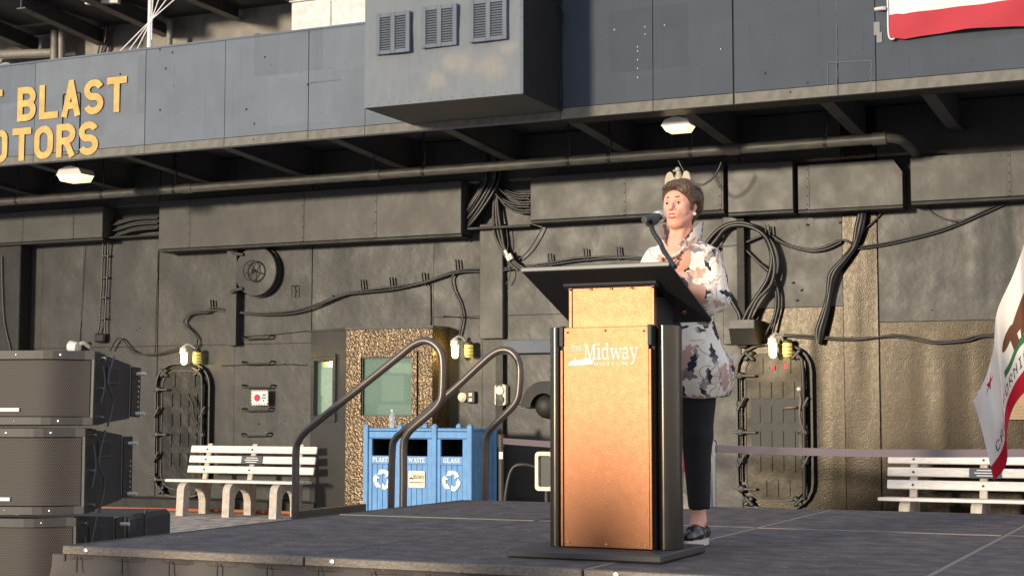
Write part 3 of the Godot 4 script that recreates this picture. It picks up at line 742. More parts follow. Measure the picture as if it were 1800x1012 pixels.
func watertight_door(s: Node, x0: float, y0: float, x1: float, y1: float, good: bool) -> void:
	var d := node_part(s, "watertight_door")
	var w := x1 - x0
	var coam: Material = M.hull_crust if good else M.hull_black
	var leaf: Material = M.door_paint if good else M.door_dark
	part(d, "frame", ringm(round_rect(x0, y0, x1, y1, 0.30), round_rect(x0 + 0.022, y0 + 0.022, x1 - 0.022, y1 - 0.022, 0.28), -0.01, 0.075), M.black)
	part(d, "coaming", ringm(round_rect(x0 + 0.022, y0 + 0.022, x1 - 0.022, y1 - 0.022, 0.28), round_rect(x0 + 0.10, y0 + 0.10, x1 - 0.10, y1 - 0.10, 0.2), -0.01, 0.018), coam)
	part(d, "knife_edge", ringm(round_rect(x0 + 0.095, y0 + 0.095, x1 - 0.095, y1 - 0.095, 0.21), round_rect(x0 + 0.11, y0 + 0.11, x1 - 0.11, y1 - 0.11, 0.2), 0.018, 0.06), M.black)
	var lx0 := x0 + 0.10; var lx1 := x1 - 0.115
	var ly0 := y0 + 0.10; var ly1 := y1 - 0.10
	part(d, "leaf", prismm(round_rect(lx0, ly0, lx1, ly1, 0.19), 0.0, 0.048), leaf)
	var rows := 6
	var rh := (ly1 - ly0) / rows
	var pw := (lx1 - lx0 - 0.12) / 4.0
	for r in rows:
		var cn := 4
		if r == rows - 1: cn = 2
		elif r == 0: cn = 3 if good else 0
		for c in cn:
			var cx := (lx0 + lx1) * 0.5 + (c - (cn - 1) * 0.5) * pw * (2.4 if cn == 2 else 1.0)
			var cy := ly0 + rh * (r + 0.5)
			var b := MB.new()
			b.prism(PackedVector2Array(round_rect(cx - pw * 0.32, cy - rh * 0.34, cx + pw * 0.32, cy + rh * 0.34, 0.012, 2)), 0.047, 0.062)
			part(d, "stiffener", b.done(), M.print_black if good and cy > 0.696 and cy < 1.401 else leaf)
	if good:
		part(d, "dark_panel", slabm(Vector3(-4.775, 0.692, 0.048), Vector3(-4.264, 1.4, 0.05), 0.0), M.print_black, Transform3D(), "dark grey rectangle painted on the door")
		for q in [Vector3(-4.521, 1.71, 0.063), Vector3(-4.385, 1.726, 0.063)]: part(d, "red_mark", boxm(Vector3(0.035, 0.045, 0.003), 0.001), M.red, at(q))
		part(d, "grab_handle", tubem([Vector3(-4.419, 1.28, 0.05), Vector3(-4.406, 1.28, 0.1), Vector3(-4.271, 1.286, 0.1), Vector3(-4.284, 1.286, 0.05)], 0.012, 6), M.aluminium)
		part(d, "lever", tubem(smooth_line([Vector3(-4.222, 1.471, 0.16), Vector3(-4.208, 1.351, 0.15), Vector3(-4.223, 1.202, 0.15), Vector3(-4.184, 1.024, 0.12)]), 0.013, 7), M.aluminium)
		var kb := MB.new(); kb.ball(Vector3(-4.222, 1.477, 0.16), Vector3(0.025, 0.022, 0.022), 8, 6)
		part(d, "lever_knob", kb.done(), M.lamp_cap)
	else:
		part(d, "lever", tubem(smooth_line([Vector3(-12.048, 1.443, 0.16), Vector3(-11.983, 1.321, 0.15), Vector3(-11.962, 1.172, 0.14), Vector3(-11.849, 1.001, 0.1)]), 0.014, 7), M.black)
	# hinge rod on one side, dogs on both
	part(d, "linkage_rod", tubem(smooth_line([Vector3(x1 - 0.25, y1 - 0.07, 0.1), Vector3(x1 - 0.13, y1 - 0.14, 0.11), Vector3(x1 - 0.09, y1 - 0.32, 0.11), Vector3(x1 - 0.09, y0 + 0.4, 0.11), Vector3(x1 - 0.1, y0 + 0.12, 0.1)]), 0.022, 8), M.black)
	part(d, "linkage_rod", tubem([Vector3(x0 + 0.05, y1 - 0.35, 0.07), Vector3(x0 + 0.05, y0 + 0.3, 0.07)], 0.012, 6), M.black)
	for i in 5:
		var y := lerpf(y0 + 0.22, y1 - 0.34, i / 4.0)
		for sx in [0, 1]:
			if sx == 1 and i in [0, 4]: continue
			var p := Vector3(x0 + 0.06 if sx == 0 else x1 - 0.085, y, 0.08)
			var dg := MB.new()
			dg.lathe([Vector2(0.045, 0), Vector2(0.045, 0.05), Vector2(0.03, 0.075), Vector2(0, 0.08)], 8, Transform3D(Basis(Vector3(1, 0, 0), Vector3(0, 0, 1), Vector3(0, -1, 0)), p - Vector3(0, 0, 0.03)))
			if i % 2 == 0: dg.bar(p + Vector3(-0.09, 0, 0.03), p + Vector3(0.17 if sx == 0 else -0.1, 0.0, 0.03), 0.024, 0.026, 0.004)
			else: dg.bar(p + Vector3(-0.03, -0.07, 0.04), p + Vector3(0.05, 0.07, 0.04), 0.026, 0.026, 0.004)
			part(d, "dog", dg.done(), M.black)
	for p in [Vector3(x0 + 0.15, y1 - 0.13, 0.07), Vector3(x1 - 0.17, y1 - 0.12, 0.09), Vector3(x0 + 0.13, y0 + 0.09, 0.06), Vector3(x1 - 0.17, y0 + 0.1, 0.06)]:
		var cbx := MB.new()
		cbx.box(Vector3(0.13, 0.05, 0.07), 0.012, turned(p, Vector3.BACK, -45 if p.x > (x0 + x1) / 2 else 45))
		cbx.box(Vector3(0.04, 0.14, 0.05), 0.012, turned(p + Vector3(0.01, 0, 0.02), Vector3.BACK, -45 if p.x > (x0 + x1) / 2 else 45))
		part(d, "corner_dog", cbx.done(), M.black)

func framed_wall(s: Node, xf: Transform3D, w: float, h: float, ox0: float, oy0: float, ox1: float, oy1: float, m: Material) -> void:
	# a thick wall with one window opening: four crusty pieces, a bolted frame and a pane
	var th := 0.07
	for e in [[0.0, 0.0, w, oy0], [0.0, oy1, w, h], [0.0, oy0, ox0, oy1], [ox1, oy0, w, oy1]]:
		part(s, "bay_plate", slabm(Vector3(e[0] + 0.001, e[1], -th), Vector3(e[2] - 0.001, e[3], 0.0), 0.003), m if e[1] > 0.01 or w > 0.6 else M.hull, xf)
	var wn := node_part(s, "window", xf)
	part(wn, "frame", ringm(round_rect(ox0 - 0.055, oy0 - 0.06, ox1 + 0.055, oy1 + 0.06, 0.02), round_rect(ox0 + 0.01, oy0 + 0.01, ox1 - 0.01, oy1 - 0.01, 0.015), -0.01, 0.028), m)
	part(wn, "gasket", ringm(round_rect(ox0 + 0.009, oy0 + 0.009, ox1 - 0.009, oy1 - 0.009, 0.015), round_rect(ox0 + 0.025, oy0 + 0.025, ox1 - 0.025, oy1 - 0.025, 0.012), -0.03, 0.006), M.black)
	part(wn, "pane", slabm(Vector3(ox0 + 0.01, oy0 + 0.01, -0.028), Vector3(ox1 - 0.01, oy1 - 0.01, -0.02), 0.0), M.glass_pane)
	var bl := []
	var nx := int((ox1 - ox0) / 0.055)
	var ny := int((oy1 - oy0) / 0.055)
	for k in nx + 1:
		for y in [oy0 - 0.03, oy1 + 0.03]: bl.append(Vector3(lerpf(ox0 - 0.02, ox1 + 0.02, float(k) / nx), y, 0.028))
	for k in ny:
		for x in [ox0 - 0.03, ox1 + 0.03]: bl.append(Vector3(x, lerpf(oy0, oy1, (k + 0.5) / ny), 0.028))
	bolts(wn, bl, 0.008, M.black)
func window_bay(s: Node) -> void:
	var a := Vector3(-9.595, 1.397, 0.42)
	var b := Vector3(-8.437, 1.393, 0.42)
	var top := 2.202
	var w := b.x - a.x
	var o0 := Vector3(-9.384, 1.177, 0.42)
	var o1 := Vector3(-8.685, 1.887, 0.42)
	framed_wall(s, at(Vector3(a.x, 0.02, 0.42)), w, top - 0.02, o0.x - a.x, o0.y - 0.02, o1.x - a.x, o1.y - 0.02, M.bay_paint)
	# the canted side runs back to the wall
	var back := Vector3(-10.332, 1.402, 0.02)
	var dx := a.x - back.x
	var dz := 0.40
	var l := sqrt(dx * dx + dz * dz)
	var X := Vector3(dx / l, 0, dz / l)
	framed_wall(s, Transform3D(Basis(X, Vector3.UP, X.cross(Vector3.UP)), Vector3(back.x, 0.02, 0.02)), l, top - 0.02, l * 0.14, o0.y - 0.02, l * 0.7, o1.y - 0.04, M.hull)
	part(s, "bay_plate", slabm(Vector3(b.x - 0.03, 0.02, 0.0), Vector3(b.x, top, 0.349), 0.003), M.bay_paint)
	part(s, "bay_roof", prismm([Vector2(back.x - 0.02, 0.0), Vector2(a.x - 0.01, 0.43), Vector2(b.x + 0.01, 0.43), Vector2(b.x + 0.01, 0.0)], 0.0, 0.03), M.hull, Transform3D(Basis(Vector3(1, 0, 0), Vector3(0, 0, 1), Vector3(0, -1, 0)), Vector3(0, top + 0.031, 0)))
	part(s, "bay_lining", slabm(Vector3(back.x + 0.15, 0.5, 0.012), Vector3(b.x - 0.04, top - 0.02, 0.018), 0.0), M.room_green)
	part(s, "bay_console", slabm(Vector3(a.x + 0.05, 0.6, 0.02), Vector3(b.x - 0.35, o0.y + 0.16, 0.2), 0.02), M.room_dark)
	part(s, "bay_console", slabm(Vector3(a.x + 0.25, o0.y + 0.16, 0.05), Vector3(b.x - 0.5, o0.y + 0.52, 0.14), 0.03), M.room_dark)

func round_hatch(s: Node) -> void:
	var c := Vector3(-11.079, 2.98, 0.0)
	var h := node_part(s, "round_hatch", Transform3D(Basis(Vector3(1, 0, 0), Vector3(0, 0, 1), Vector3(0, -1, 0)), c))
	part(h, "rim", lathem([Vector2(0.325, 0), Vector2(0.325, 0.055), Vector2(0.30, 0.06)], 40), M.black)
	part(h, "lid", lathem([Vector2(0.308, 0.05), Vector2(0.312, 0.12), Vector2(0.302, 0.135), Vector2(0, 0.15)], 40), M.hull)
	for z in [0.15, 0.22]:
		var r := 0.125
		var pts := []
		for k in 25: pts.append(Vector3(cos(TAU * k / 24) * r, z, sin(TAU * k / 24) * r))
		if z > 0.2:
			var wh := node_part(s, "hand_wheel", h.transform)
			part(wh, "wheel_rim", tubem(pts, 0.010, 7), M.hull)
			for k in 5:
				var a := TAU * k / 5 + 0.3
				part(wh, "spoke", tubem([Vector3(0, z, 0), Vector3(cos(a) * r, z, sin(a) * r)], 0.007, 6), M.black)
			part(wh, "spindle", tubem([Vector3(0, 0.14, 0), Vector3(0, z + 0.02, 0)], 0.016, 8), M.black)
	for dy in [-0.25, 0.25]:
		var b := MB.new(); b.tube(smooth_line([Vector3(-0.37, 0.05, dy), Vector3(-0.33, 0.15, dy), Vector3(-0.25, 0.165, dy * 0.9), Vector3(-0.17, 0.15, dy * 0.85)]), 0.022, 8)
		part(h, "hinge_arm", b.done(), M.hull)

# ---------------------------------------------------------------- fittings on and under the walkway
func cable(nm: String, label: String, runs: Array, r: float, m: Material, group := "cables on the ship's wall") -> Node3D:
	var o := thing(nm, label, "cable", Vector3.ZERO, 0.0, group)
	for p in runs: part(o, "strand", tubem(smooth_line(p, 5), r, 6), m)
	return o
func shifted(p: Array, d: Vector3) -> Array:
	var o := []
	for i in p.size(): o.append(p[i] + d * (0.7 + 0.3 * sin(i * 2.1)))
	return o
func build_fittings() -> void:
	# overhead pipe
	var pp := thing("overhead_pipe", "long grey pipe slung under the walkway with clamps and an elbow", "pipe")
	var py := 3.93
	var zp := 1.0
	var x1 := -3.17
	part(pp, "run", tubem([Vector3(-18, py, zp), Vector3(-12, py, zp), Vector3(-8, py, zp), Vector3(x1, py, zp)], 0.055, 16), M.pipe)
	part(pp, "elbow", tubem(smooth_line([Vector3(x1 - 0.02, py, zp), Vector3(x1 + 0.1, py, zp - 0.01), Vector3(x1 + 0.2, py - 0.01, zp - 0.12), Vector3(x1 + 0.22, py - 0.03, zp - 0.4), Vector3(x1 + 0.22, py - 0.06, 0.0)]), 0.05, 14), M.pipe)
	part(pp, "coupling", tubem([Vector3(x1 - 0.06, py, zp), Vector3(x1 + 0.08, py, zp)], 0.066, 16), M.pipe)
	for x in [-14.132, -12.766, -11.669, -8.912, -8.252, -6.488, -6.016, -5.111, -3.698]:
		var c := MB.new()
		c.tube([Vector3(x - 0.018, py, zp), Vector3(x + 0.018, py, zp)], 0.062, 14)
		c.tube([Vector3(x, py + 0.05, zp), Vector3(x + 0.03, py + 0.17, zp + 0.02), Vector3(x - 0.01, py + 0.35, zp), Vector3(x, 4.47, zp)], 0.012, 6)
		part(pp, "hanger", c.done(), M.black)
	for x in [-11.476, -8.875, -4.652]:
		part(pp, "coupling", tubem([Vector3(x - 0.07, py, zp), Vector3(x + 0.07, py, zp)], 0.063, 16), M.pipe)
	# floodlights, lit
	for e in [[Vector3(-4.94, 4.039, 1.9), "lit floodlight hanging under the walkway above the speaker", 1.0], [Vector3(-12.351, 4.0, 2.0), "lit floodlight hanging under the painted warning letters", 1.25]]:
		var f := thing("floodlight", e[1], "lamp", e[0], 0.0, "floodlights under the walkway")
		var k: float = e[2]
		var hb := MB.new()
		hb.prism(PackedVector2Array([Vector2(-0.15, 0.0), Vector2(0.15, 0.0), Vector2(0.115, 0.055), Vector2(0.03, 0.08), Vector2(-0.03, 0.08), Vector2(-0.115, 0.055)]), -0.10, 0.10)
		part(f, "housing", hb.done(), M.lamp_cap, Transform3D(Basis.from_scale(Vector3(k, k, k)), Vector3.ZERO))
		hb = MB.new()
		hb.prism(PackedVector2Array([Vector2(-0.14, 0.0), Vector2(0.14, 0.0), Vector2(0.10, -0.055), Vector2(-0.10, -0.055)]), -0.092, 0.092)
		part(f, "lens", hb.done(), M.flood_glow, Transform3D(Basis.from_scale(Vector3(k, k, k)), Vector3(0, -0.001, 0)))
		part(f, "bracket", tubem([Vector3(0, 0.07, 0), Vector3(0, 4.47 - e[0].y, 0)], 0.014, 8), M.black)
		var L := SpotLight3D.new()
		L.name = "flood_beam"; L.position = Vector3(0, -0.075, 0); L.rotation_degrees = Vector3(-90, 0, 0); L.spot_angle = 75; L.spot_range = 30; L.spot_attenuation = 2.0
		L.light_color = Color(1.0, 0.84, 0.6); L.light_energy = 3.5; L.light_size = 0.12; L.shadow_enabled = true
		f.add_child(L, true)
	# jar lamps on the wall
	var lamps := [[Vector3(-12.09, 1.986, 0.2), "lit jar lamp over the battered watertight door behind the slatted bench"], [Vector3(-8.258, 2.013, 0.2), "lit jar lamp on a cord above the blue recycling bins"], [Vector3(-4.486, 1.965, 0.2), "lit jar lamp over the watertight door with red marks"]]
	for i in 3:
		var p: Vector3 = lamps[i][0]
		var f := thing("jar_lamp", lamps[i][1], "lamp", p, 0.0, "jar lamps on the ship's wall")
		part(f, "cap", lathem([Vector2(0.062, -0.02), Vector2(0.068, 0.0), Vector2(0.066, 0.06), Vector2(0.05, 0.075), Vector2(0.03, 0.10), Vector2(0, 0.105)], 16), M.lamp_cap)
		part(f, "jar", lathem([Vector2(0, -0.20), Vector2(0.03, -0.193), Vector2(0.048, -0.165), Vector2(0.054, -0.02)], 16), M.lamp_glow)
		part(f, "arm", tubem(smooth_line([Vector3(0, 0.09, 0), Vector3(0.03, 0.12, -0.05), Vector3(0.07, 0.1, -0.12), Vector3(0.08, 0.05, -0.2)]), 0.02, 8), M.lamp_cap)
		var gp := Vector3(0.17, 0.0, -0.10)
		part(f, "caustic_glow", lathem([Vector2(0, -0.185), Vector2(0.05, -0.18), Vector2(0.066, -0.14), Vector2(0.062, 0.0)], 14), M.caustic_yellow, at(gp))  # added glowing globe in place of sunlight cast through the jar
		part(f, "caustic_cap", lathem([Vector2(0.066, 0.0), Vector2(0.066, 0.03), Vector2(0.04, 0.05), Vector2(0, 0.05)], 14), M.hull, at(gp))  # made-up cap closing the glowing sunlight stand-in
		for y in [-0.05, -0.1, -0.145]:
			part(f, "caustic_wire", lathem([Vector2(0.068, y - 0.004), Vector2(0.074, y - 0.004), Vector2(0.074, y + 0.004), Vector2(0.068, y + 0.004)], 14), M.hull, at(gp))  # made-up wires for the cage shadow in the sunlight patch
		for q in f.get_children(): q.transform = Transform3D(Basis.from_scale(Vector3.ONE * 0.8), q.position * 0.8)
		var L := OmniLight3D.new()
		L.name = "jar_light"; L.position = Vector3(0, -0.1, 0.08); L.omni_range = 12; L.omni_attenuation = 2.0
		L.light_color = Color(1.0, 0.85, 0.5); L.light_energy = 0.25; L.light_size = 0.05; L.shadow_enabled = true
		f.add_child(L, true)
	var uf := thing("jar_lamp", "unlit white lamp head on the wall behind the loudspeakers", "lamp", Vector3(-13.903, 2.091, 0.15))
	part(uf, "cap", lathem([Vector2(0, -0.10), Vector2(0.07, -0.08), Vector2(0.075, 0.05), Vector2(0.03, 0.07), Vector2(0, 0.07)], 14), M.white_paint, turned(Vector3.ZERO, Vector3.BACK, 80))
	part(uf, "arm", tubem([Vector3(0.06, 0.02, 0), Vector3(0.12, 0.05, -0.05), Vector3(0.14, 0.0, -0.15)], 0.03, 8), M.lamp_cap)
	# cables, drawn as they sag from clip to clip
	var main := [[Vector3(-12.045, 2.041, 0.06), Vector3(-11.995, 2.141, 0.06), Vector3(-12.067, 2.243, 0.06), Vector3(-12.183, 2.34, 0.06), Vector3(-12.211, 2.421, 0.06), Vector3(-12.098, 2.49, 0.06), Vector3(-11.845, 2.512, 0.06), Vector3(-11.759, 2.553, 0.06), Vector3(-11.362, 2.485, 0.06), Vector3(-10.939, 2.46, 0.06), Vector3(-10.442, 2.496, 0.06), Vector3(-9.877, 2.654, 0.06), Vector3(-9.583, 2.693, 0.06), Vector3(-9.169, 2.727, 0.06), Vector3(-8.746, 2.774, 0.06), Vector3(-8.294, 2.892, 0.06), Vector3(-7.814, 2.894, 0.06), Vector3(-7.51, 2.903, 0.06), Vector3(-7.131, 2.934, 0.06), Vector3(-6.745, 2.977, 0.06), Vector3(-6.264, 2.97, 0.06), Vector3(-5.994, 2.946, 0.06)]]
	cable("wall_cable", "paired black cable sagging from the battered door's lamp to the lectern", [main[0], shifted(main[0], Vector3(0, -0.034, 0.01))], 0.012, M.cable)
	cable("wall_cable", "thin cord dropping to the jar lamp above the blue bins", [[Vector3(-8.292, 2.886, 0.05), Vector3(-8.381, 2.809, 0.05), Vector3(-8.359, 2.674, 0.05), Vector3(-8.276, 2.511, 0.05), Vector3(-8.238, 2.35, 0.05), Vector3(-8.275, 2.152, 0.05), Vector3(-8.312, 2.086, 0.05)]], 0.012, M.cable)
	var loop := [Vector3(-5.268, 2.988, 0.16), Vector3(-5.158, 3.139, 0.16), Vector3(-5.003, 3.249, 0.16), Vector3(-4.812, 3.27, 0.16), Vector3(-4.637, 3.188, 0.16), Vector3(-4.527, 3.018, 0.16), Vector3(-4.498, 2.833, 0.16), Vector3(-4.55, 2.641, 0.16), Vector3(-4.671, 2.462, 0.16), Vector3(-4.767, 2.318, 0.16), Vector3(-4.818, 2.216, 0.16)]
	cable("hose", "heavy black hoses looping from the junction box behind the speaker", [loop, shifted(loop, Vector3(0.05, -0.05, 0.02)), shifted(loop, Vector3(0.02, -0.02, -0.06))], 0.024, M.cable)
	cable("hose", "short black hose entering the junction box beside the speaker's hip", [[Vector3(-5.105, 2.643, 0.14), Vector3(-5.042, 2.561, 0.14), Vector3(-4.954, 2.435, 0.14), Vector3(-4.874, 2.298, 0.14), Vector3(-4.856, 2.224, 0.14)]], 0.022, M.cable)
	cable("wall_cable", "black cords dropping to the jar lamp over the marked door", [[Vector3(-4.658, 2.834, 0.08), Vector3(-4.528, 2.719, 0.08), Vector3(-4.462, 2.564, 0.08), Vector3(-4.446, 2.381, 0.08), Vector3(-4.485, 2.218, 0.08), Vector3(-4.518, 2.085, 0.08)], [Vector3(-4.633, 2.798, 0.06), Vector3(-4.503, 2.659, 0.06), Vector3(-4.482, 2.414, 0.06), Vector3(-4.515, 2.232, 0.06), Vector3(-4.605, 2.064, 0.06)], [Vector3(-4.882, 3.055, 0.06), Vector3(-4.726, 2.9, 0.06), Vector3(-4.602, 2.773, 0.06)]], 0.016, M.cable)
	cable("wall_cable", "black cable swagged between the hose loop and the hanging bundle", [[Vector3(-5.107, 3.028, 0.06), Vector3(-4.883, 3.043, 0.06), Vector3(-4.692, 3.108, 0.06), Vector3(-4.553, 3.139, 0.06), Vector3(-4.38, 3.033, 0.06), Vector3(-4.134, 2.961, 0.06), Vector3(-3.951, 2.977, 0.06), Vector3(-3.781, 3.042, 0.06), Vector3(-3.697, 3.02, 0.06), Vector3(-3.632, 2.964, 0.06)], [Vector3(-4.556, 3.128, 0.05), Vector3(-4.352, 3.008, 0.05), Vector3(-4.107, 2.943, 0.05), Vector3(-3.924, 2.959, 0.05), Vector3(-3.771, 3.025, 0.05)]], 0.015, M.cable)
	var hang := [Vector3(-3.534, 3.354, 0.07), Vector3(-3.573, 3.164, 0.07), Vector3(-3.63, 2.974, 0.07), Vector3(-3.734, 2.835, 0.07), Vector3(-3.857, 2.683, 0.07), Vector3(-3.908, 2.457, 0.07), Vector3(-3.947, 2.29, 0.07), Vector3(-4.005, 2.099, 0.07), Vector3(-4.025, 1.955, 0.07)]
	cable("cable_bundle", "thick black bundle hanging from the duct to the gold-lit wall", [hang, shifted(hang, Vector3(0.035, 0, 0.02)), shifted(hang, Vector3(-0.035, 0.0, 0.01)), shifted(hang, Vector3(0.01, 0.0, 0.045))], 0.024, M.cable)
	cable("wall_cable", "thin cables rising from the hanging bundle to the duct end", [[Vector3(-3.631, 2.965, 0.04), Vector3(-3.563, 3.106, 0.04), Vector3(-3.442, 3.22, 0.04), Vector3(-3.309, 3.345, 0.04)], [Vector3(-3.631, 2.965, 0.04), Vector3(-3.298, 2.998, 0.04), Vector3(-2.831, 3.089, 0.04), Vector3(-2.544, 3.181, 0.04), Vector3(-2.26, 3.3, 0.04), Vector3(-2.047, 3.381, 0.04)], [Vector3(-3.629, 2.94, 0.05), Vector3(-3.296, 2.974, 0.05), Vector3(-2.83, 3.065, 0.05), Vector3(-2.543, 3.156, 0.05), Vector3(-2.26, 3.27, 0.05), Vector3(-2.024, 3.367, 0.05)], [Vector3(-2.952, 3.385, 0.04), Vector3(-2.771, 3.245, 0.04), Vector3(-2.623, 3.191, 0.04), Vector3(-2.516, 3.191, 0.04)]], 0.009, M.cable)
	cable("wall_cable", "wavy black cable crossing the gold-lit wall toward the state flag", [[Vector3(-4.408, 2.06, 0.05), Vector3(-4.09, 2.041, 0.05), Vector3(-3.788, 2.012, 0.05), Vector3(-3.431, 2.011, 0.05), Vector3(-3.243, 2.036, 0.05), Vector3(-3.024, 2.003, 0.05), Vector3(-2.807, 1.958, 0.05), Vector3(-2.569, 1.971, 0.05), Vector3(-2.316, 2.018, 0.05), Vector3(-1.796, 1.984, 0.05)], [Vector3(-4.406, 2.047, 0.06), Vector3(-4.087, 2.017, 0.06), Vector3(-3.667, 1.991, 0.06), Vector3(-3.242, 2.018, 0.06), Vector3(-2.851, 1.941, 0.06), Vector3(-2.511, 1.958, 0.06), Vector3(-2.315, 2.0, 0.06), Vector3(-1.795, 1.967, 0.06)]], 0.011, M.cable)
	var drop := [Vector3(-7.826, 4.288, 0.1), Vector3(-7.811, 4.033, 0.1), Vector3(-7.789, 3.765, 0.1), Vector3(-7.781, 3.532, 0.1), Vector3(-7.752, 3.299, 0.1), Vector3(-7.679, 3.097, 0.1), Vector3(-7.556, 2.94, 0.1), Vector3(-7.448, 2.864, 0.1)]
	var bd := cable("cable_bundle", "three grey cables dropping past the duct gap to the lectern", [drop, shifted(drop, Vector3(0.05, 0.01, 0.02)), shifted(drop, Vector3(-0.04, -0.01, 0.02))], 0.017, M.cable_grey)
	for p in [Vector3(-7.637, 3.09, 0.16), Vector3(-7.615, 3.03, 0.16), Vector3(-7.579, 3.048, 0.16)]:
		part(bd, "tape_band", tubem([p, p + Vector3(0.03, -0.06, 0)], 0.022, 8), M.tape)
	var fan := []
	for k in 9:
		var a := Vector3(-8.214, 3.573, 0.12) + Vector3(0, -0.035 * k + 0.02, 0.02 * (k % 3))
		var b := Vector3(-7.919, 4.033, 0.15) + Vector3(0.03 * k - 0.03, 0.02 * (k % 2), 0.02 * (k % 4))
		fan.append([a, a.lerp(b, 0.3) + Vector3(0.05, -0.06, 0.03), a.lerp(b, 0.75) + Vector3(0.07, -0.05, 0.02), b, b + Vector3(0.0, 0.35, 0)])
	cable("cable_bundle", "dense black cables fanning out of the duct's open end", fan, 0.02, M.cable)
	var rows := []
	for k in 8:
		var a := Vector3(-7.342, 3.742, 0.08) + Vector3(0, -0.032 * k, 0.03 * (k % 3))
		var b := Vector3(-7.776, 3.834, 0.08) + Vector3(0.02 * (k % 4), -0.03 * k, 0.03 * (k % 3))
		rows.append([a, a.lerp(b, 0.4) + Vector3(0, -0.03, 0), a.lerp(b, 0.8) + Vector3(0, 0.0, 0), b + Vector3(-0.02, 0.08, 0)])
	cable("cable_bundle", "stacked black cables entering the duct beside the eagle finial", rows, 0.015, M.cable)
	var gap := []
	for k in 9:
		var a := Vector3(-13.544, 3.779, 0.07) + Vector3(0, -0.028 * k, 0.03 * (k % 3))
		var b := Vector3(-12.588, 3.767, 0.07) + Vector3(0, -0.022 * k, 0.03 * (k % 3))
		gap.append([a + Vector3(0.0, 0.05 - 0.01 * k, 0), a.lerp(b, 0.25) + Vector3(0, -0.05, 0), a.lerp(b, 0.6), b])
	cable("cable_bundle", "black cables bridging the gap between two ducts over the loudspeakers", gap, 0.015, M.cable)
	cable("wall_cable", "single thin black cable trailing diagonally beside the dropping cables", [[Vector3(-6.979, 4.048, 0.08), Vector3(-7.057, 3.693, 0.08), Vector3(-7.193, 3.372, 0.08), Vector3(-7.357, 3.111, 0.08), Vector3(-7.501, 2.986, 0.08)]], 0.008, M.cable)
	cable("wall_cable", "lamp cord drooping from the floodlight behind the eagle finial", [[Vector3(-5.361, 4.175, 0.9), Vector3(-5.337, 4.016, 0.9), Vector3(-5.264, 3.831, 0.9), Vector3(-5.165, 3.68, 0.9), Vector3(-5.042, 3.595, 0.9), Vector3(-4.918, 3.653, 0.9), Vector3(-4.843, 3.755, 0.9), Vector3(-4.818, 3.819, 0.9)]], 0.011, M.cable)
	cable("wall_cable", "black cable running from the loudspeakers to the battered door's lamp", [[Vector3(-13.362, 2.032, 0.08), Vector3(-13.255, 2.179, 0.08), Vector3(-13.162, 2.162, 0.08), Vector3(-13.05, 2.05, 0.08), Vector3(-12.884, 1.981, 0.08), Vector3(-12.605, 1.977, 0.08), Vector3(-12.277, 2.044, 0.08)]], 0.014, M.cable)
	cable("wall_cable", "two thin wires hanging by the channel under the duct gap", [[Vector3(-7.976, 3.383, 0.03), Vector3(-7.961, 3.182, 0.03), Vector3(-7.932, 3.048, 0.03), Vector3(-7.975, 2.916, 0.03), Vector3(-8.005, 2.817, 0.03)], [Vector3(-7.65, 3.36, 0.1), Vector3(-7.628, 3.161, 0.1), Vector3(-7.65, 3.03, 0.1), Vector3(-7.6, 2.83, 0.1), Vector3(-7.657, 2.701, 0.1)]], 0.006, M.cable)
	cable("wall_cable", "single cord on the dark recess beside the loudspeakers", [[Vector3(-15.078, 3.324, 0.24), Vector3(-15.055, 2.939, 0.24), Vector3(-15.011, 2.48, 0.24), Vector3(-14.922, 2.173, 0.24), Vector3(-14.815, 1.869, 0.24)]], 0.009, M.cable)
	# conduit pair with cross straps
	var cd := thing("conduit", "pair of vertical conduits strapped to the wall above the loudspeakers", "conduit")
	for o in [0.0, 0.085]:
		part(cd, "tube", tubem([Vector3(-13.517, 3.501, 0.06) + Vector3(o, 0, 0), Vector3(-13.53, 2.901, 0.06) + Vector3(o, 0, 0), Vector3(-13.554, 2.364, 0.06) + Vector3(o, 0, 0), Vector3(-13.587, 2.216, 0.06) + Vector3(o * 1.6, 0, 0)], 0.013, 7), M.cable)
	for p in [Vector3(-13.483, 3.274, 0.06), Vector3(-13.495, 2.99, 0.06), Vector3(-13.516, 2.729, 0.06), Vector3(-13.519, 2.453, 0.06)]: part(cd, "strap", boxm(Vector3(0.15, 0.022, 0.03), 0.004), M.black, at(p))
	part(cd, "gland_box", boxm(Vector3(0.17, 0.12, 0.10), 0.02), M.hull_black, at(Vector3(-13.53, 2.2, 0.05)))
	# cable clips
	for p in [Vector3(-9.59, 2.756, 0.05), Vector3(-9.19, 2.77, 0.05), Vector3(-8.752, 2.809, 0.05), Vector3(-8.307, 2.947, 0.05), Vector3(-11.783, 2.576, 0.05), Vector3(-7.121, 2.967, 0.05), Vector3(-6.68, 3.007, 0.05), Vector3(-6.281, 3.01, 0.05), Vector3(-4.554, 3.166, 0.1)]:
		var c := thing("cable_clip", "upright black two-pronged clip holding the cable to the wall", "clip", p, 0.0, "cable clips along the wall")
		for o in [-0.018, 0.018]: part(c, "prong", boxm(Vector3(0.014, 0.15, 0.03), 0.003), M.black, turned(Vector3(o, 0, 0), Vector3.BACK, 6))
	# junction box
	var jb := thing("junction_box", "tapering steel junction box where the heavy hoses end", "box", Vector3(-4.797, 2.095, 0.0))
	var jm := MB.new()
	jm.prism(PackedVector2Array([Vector2(0, 0.12), Vector2(0.30, 0.12), Vector2(0.30, 0.03), Vector2(0.22, -0.14), Vector2(0, -0.14)]), -0.14, 0.14, Transform3D(Basis(Vector3(0, 0, 1), Vector3(0, 1, 0), Vector3(-1, 0, 0)), Vector3.ZERO))
	part(jb, "case", jm.done(), M.black)
